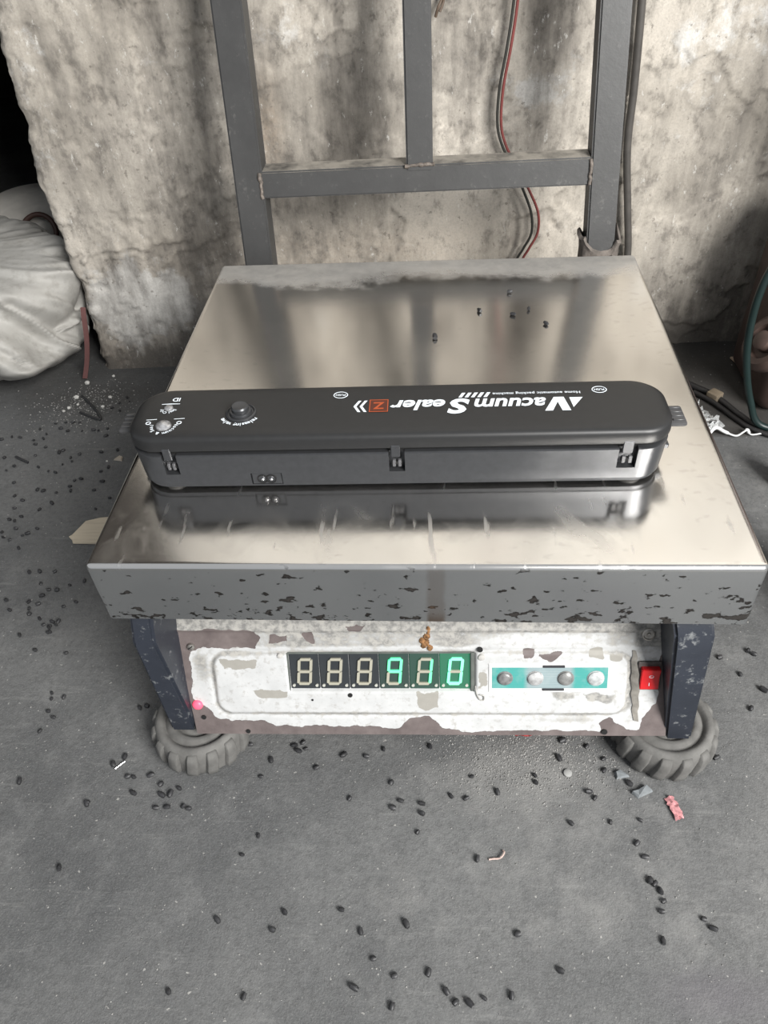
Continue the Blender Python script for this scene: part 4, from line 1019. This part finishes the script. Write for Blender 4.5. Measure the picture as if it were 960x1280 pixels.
LEFT = [(-0.399,0.124),(-0.376,0.106),(-0.344,0.103),(-0.341,0.058),(-0.339,0.052),(-0.328,0.054),(-0.337,0.039),(-0.33,0.033),(-0.337,0.019),(-0.272,-0.045),(-0.254,0.044),(-0.248,0.046),(-0.373,0.136),(-0.37,0.129),(-0.367,0.137),(-0.535,0.404),(-0.496,0.408),(-0.467,0.414),(-0.463,0.418),(-0.439,0.41),(-0.412,0.414),(-0.448,0.403),(-0.444,0.396),(-0.454,0.39),(-0.483,0.385),(-0.515,0.387),(-0.522,0.379),(-0.467,0.377),(-0.457,0.374),(-0.4,0.376),(-0.393,0.384),(-0.502,0.355),(-0.427,0.359),(-0.42,0.362),(-0.392,0.357),(-0.429,0.348),(-0.425,0.34),(-0.467,0.342),(-0.459,0.34),(-0.442,0.337),(-0.397,0.341),(-0.491,0.331),(-0.478,0.323),(-0.451,0.307),(-0.482,0.309),(-0.44,0.318),(-0.384,0.308),(-0.468,0.295),(-0.48,0.29),(-0.473,0.288),(-0.466,0.275),(-0.441,0.275),(-0.48,0.269),(-0.475,0.261),(-0.466,0.257),(-0.454,0.264),(-0.449,0.267),(-0.45,0.244),(-0.412,0.209),(-0.423,0.208),(-0.395,0.209),(-0.404,0.192),(-0.392,0.183),(-0.383,0.183),(-0.396,0.175),(-0.372,0.19),(-0.358,0.196),(-0.432,0.169),(-0.423,0.156),(-0.407,0.167),(-0.403,0.158),(-0.4,0.151),(-0.396,0.164),(-0.368,0.161),(-0.357,0.167),(-0.387,0.145),(-0.38,0.137),(-0.372,0.141),(-0.366,0.142),(-0.373,0.134),(-0.372,0.128),(-0.373,0.327)]
SACK = [(-0.484,0.465),(-0.472,0.459),(-0.453,0.459),(-0.438,0.461),(-0.431,0.46),(-0.42,0.464),(-0.417,0.448),(-0.499,0.443),(-0.511,0.44),(-0.505,0.431),(-0.544,0.448),(-0.532,0.446),(-0.556,0.442),(-0.489,0.425),(-0.392,0.418),(-0.416,0.504),(-0.429,0.511),(-0.415,0.535),(-0.422,0.522),(-0.409,0.525),(-0.499,0.453),(-0.512,0.464),(-0.472,0.478),(-0.462,0.477),(-0.482,0.478),(-0.495,0.476)]
RIGHT = [(0.268,0.106),(0.295,0.114),(0.299,0.11),(0.281,0.088),(0.28,0.053),(0.296,0.072),(0.238,0.051),(0.239,0.006)]
PLAT = [(0.082,0.356),(0.052,0.321),(0.082,0.313),(0.097,0.322),(0.11,0.295),(0.011,0.275)]
def pellets(L, z0, label, group, smin, smax, name='plastic_pellet'):
    rd = random.Random(len(L))
    for x, y in L:
        o = bpy.data.objects.new(name, rd.choice(PEL)); COL.objects.link(o)
        s = rd.uniform(smin, smax)
        o.location = (x, y, (fz(x, y) if z0 == 0 else z0) + .0019 * s)
        o.rotation_euler = (rd.uniform(0, 6.3), rd.uniform(-.25, .25), rd.uniform(0, 6.3)); o.scale = (s, s, s)
        tag(o, label, 'pellet', group)
pellets(FRONT, 0, 'small black plastic pellet on the open floor in front of the scale', 'black pellets on the floor in front of the scale', .68, 1.0)
pellets(LEFT, 0, 'small black plastic pellet on the shaded floor left of the scale', 'black pellets on the floor left of the scale', .6, .9)
pellets(SACK, 0, 'small black plastic pellet on the floor at the foot of the white sack', 'black pellets on the floor by the sack', .55, .9)
pellets(RIGHT, 0, 'small black plastic pellet on the floor right of the right rubber foot', 'black pellets on the floor right of the scale', .8, 1.1)
pellets(PLAT, .2352, 'small dark pellet on the steel pan behind the vacuum sealer', 'dark pellets on the steel pan', .7, 1.0)

def shard(pts, h, seed, bev=.0004):
    rd = random.Random(seed); bm = bmesh.new(); c = Vector((sum(p[0] for p in pts) / len(pts), sum(p[1] for p in pts) / len(pts), 0))
    lo = [Vector((*p, 0)) for p in pts]; hi = [c + (p - c) * rd.uniform(.7, .95) + Vector((0, 0, h * rd.uniform(.7, 1.2))) for p in lo]
    loft(bm, [lo, hi]); bmesh.ops.recalc_face_normals(bm, faces=bm.faces); return bm, c
def put_shard(name, pts, h, mat, seed, label, cat, group=None):
    bm, c = shard(pts, h, seed); xf(bm, T(-c.x, -c.y, 0))
    return tag(obj(name, bm, mat, None, T(c.x, c.y, fz(c.x, c.y) + .0002)), label, cat, group)
M_CHIPG = simple('grey_chip', (0.20, 0.215, 0.225), .6, var=.2, nscale=200)
put_shard('plastic_chip', [(0.1548, -0.0085), (0.1597, -0.0067), (0.1664, -0.0120), (0.1556, -0.0145)], .003, M_CHIPG, 1, 'triangular grey plastic chip near the right rubber foot', 'chip')
put_shard('plastic_chip', [(0.1652, -0.0263), (0.1700, -0.0235), (0.1779, -0.0199), (0.1823, -0.0242), (0.1697, -0.0301)], .004, M_CHIPG, 2, 'larger wedge-shaped grey plastic chip beside the pink scrap', 'chip')
put_shard('clay_chip', [(-0.3915, 0.3986), (-0.3856, 0.4067), (-0.3814, 0.4048), (-0.3799, 0.3962)], .002, simple('pale_clay', (0.40, 0.35, 0.29), .8), 3, 'small beige flake on the floor below the sealer\'s left latch', 'flake')
M_WHT = simple('plaster_crumb', (0.55, 0.54, 0.51), .9, var=.2, nscale=200)
WHITE = [(-0.485,0.572,.0042),(-0.488,0.537,.004),(-0.44,0.536,.003),(-0.443,0.514,.0028),(-0.494,0.504,.0026),(-0.49,0.512,.0026),(-0.452,0.59,.0024),(-0.48,0.52,.0024),(-0.399,0.396,.0018)]
for k, (x, y, r) in enumerate(WHITE):
    rd = random.Random(k); bm = bmesh.new(); bmesh.ops.create_icosphere(bm, subdivisions=1, radius=r)
    for v in bm.verts: v.co *= rd.uniform(.7, 1.2)
    for v in bm.verts: v.co.z = max(v.co.z * .8, -r * .5)
    tag(obj('plaster_crumb', bm, M_WHT, None, T(x, y, fz(x, y) + r * .5)), 'white plaster crumb on the floor between sack and wall' if k < 8 else 'tiny white crumb beside the beige flake', 'crumb', 'white plaster crumbs by the sack' if k < 8 else None)
# pink wrapper scrap
tag(obj('wrapper_scrap', crumple([(0.1925, -.0290, .001), (0.1945, -.034, .002), (0.1962, -.040, .0022), (0.1985, -.0465, .001)], .0075, 8, .0004, 3, .0008), simple('pink_wrapper', (0.48, 0.22, 0.23), .45, var=.35, nscale=300), None, None, 20), 'crumpled pink wrapper scrap in front of the right rubber foot', 'wrapper')
tag(obj('red_scrap', crumple([(0.072, 0.030, .001), (0.085, 0.027, .003), (0.099, 0.030, .002)], .012, 9, .0004, 5, .002), simple('red_cloth_scrap', (0.40, 0.05, 0.05), .6), None, None, 20), 'red scrap lying under the lower edge of the white panel', 'scrap')
tag(obj('fibre', tube([(0.0505, -.0811, .001), (0.0540, -.0805, .0012), (0.0574, -.0803, .0012), (0.0600, -.0795, .0024), (0.0621, -.0763, .0025), (0.0614, -.0742, .0012)], .0008, 6), simple('pale_pink_fibre', (0.50, 0.38, 0.34), .6), None, None, 60), 'curled pale fibre on the floor in front of the scale', 'fibre')
tag(obj('metal_sliver', xf(bx(-.005, .005, -.0006, .0006, 0, .0012, .0003, 1), T(-.2551, -.0114, .0004) @ RZ(.83)), M_CHROME, None, None), 'shiny metal sliver among pellets left of the left foot', 'sliver')
tag(obj('plastic_stick', tube([(-.5202, .405, .0016), (-.510, .399, .002), (-.4997, .3934, .0016)], .0017, 7), M_PELLET, None, None, 60), 'straight black plastic stick on the far left floor', 'stick')
tag(obj('bent_stick', tube([(-.4806, .5391, .002), (-.455, .5116, .0022), (-.4365, .4865, .002), (-.442, .4845, .002), (-.4696, .5001, .002)], .0017, 7, 4), M_PELLET, None, None, 60), 'bent black plastic strip on the floor between sack and sealer', 'strip')
tag(obj('grey_pebble', xf(lathe([(.002, 0), (.0034, .0008), (.0034, .0020), (.002, .0026)], 12), T(.1175, -.0105, .0002)), simple('grey_pebble', (0.33, 0.33, 0.32), .7), None, None, 50), 'round pale grey disc-shaped pebble under the front of the panel', 'pebble')
# torn card under the left side of the pan
def card():
    pts = [(-0.3985, 0.2610), (-0.3955, 0.2640), (-0.3876, 0.2861), (-0.372, 0.2915), (-0.345, 0.2945), (-0.325, 0.292), (-0.322, 0.252), (-0.345, 0.2500), (-0.366, 0.2505), (-0.3905, 0.2514), (-0.3925, 0.2555)]
    bm = bmesh.new(); loft(bm, [[(x, y, .0006) for x, y in pts], [(x, y, .0022 + .004 * max(0, (x + .40) * 2)) for x, y in pts]])
    bmesh.ops.recalc_face_normals(bm, faces=bm.faces); return bm
def mat_card():
    m = Mat('torn_card'); g = m.thr(m.noise(1, 4, .6, m.map((20, 260, 1), rot=(0, 0, .2))), .5, .75)
    m.set(Base_Color=m.mix(m.math('MULTIPLY', g, .5), (0.56, 0.49, 0.38), (0.33, 0.27, 0.2)), Roughness=.8); return m.m
tag(obj('card_scrap', card(), mat_card(), None, None), 'torn beige card scrap on the floor at the left of the steel pan', 'card')
# sandy grit spilled in front of the panel
def grit():
    rs = np.random.RandomState(4); V = []; F = []
    def grain(x, y, r):
        b = len(V); a0 = rs.rand() * 6.3; z = fz(x, y)
        for i in range(4):
            a = a0 + i * PI / 2; q = r * rs.uniform(.6, 1.3)
            V.append((x + q * math.cos(a), y + q * math.sin(a), z + r * .25))
        V.append((x + r * rs.uniform(-.3, .3), y + r * rs.uniform(-.3, .3), z + r * rs.uniform(.8, 1.3)))
        for i in range(4): F.append((b + i, b + (i + 1) % 4, b + 4))
    for _ in range(3400):
        x, y = rs.normal(0.088, 0.042), rs.normal(0.004, 0.020)
        if -0.02 < x < 0.20 and y > -.08: grain(x, y, rs.choice([.0004, .0006, .0009], p=[.55, .35, .1]))
    for _ in range(500): grain(rs.uniform(-.35, .3), rs.uniform(-.2, .08), rs.choice([.0004, .0007]))
    for _ in range(600): grain(rs.normal(-.47, .035), rs.normal(.515, .03), rs.choice([.0006, .0012]))
    me = bpy.data.meshes.new('grit'); me.from_pydata(V, [], F); return me
tag(obj('grit', grit(), simple('sandy_grit', (0.25, 0.245, 0.235), .9, var=.5, nscale=420), None, None), 'fine sandy grit spilled on the floor under the panel', 'grit', None, 'stuff')
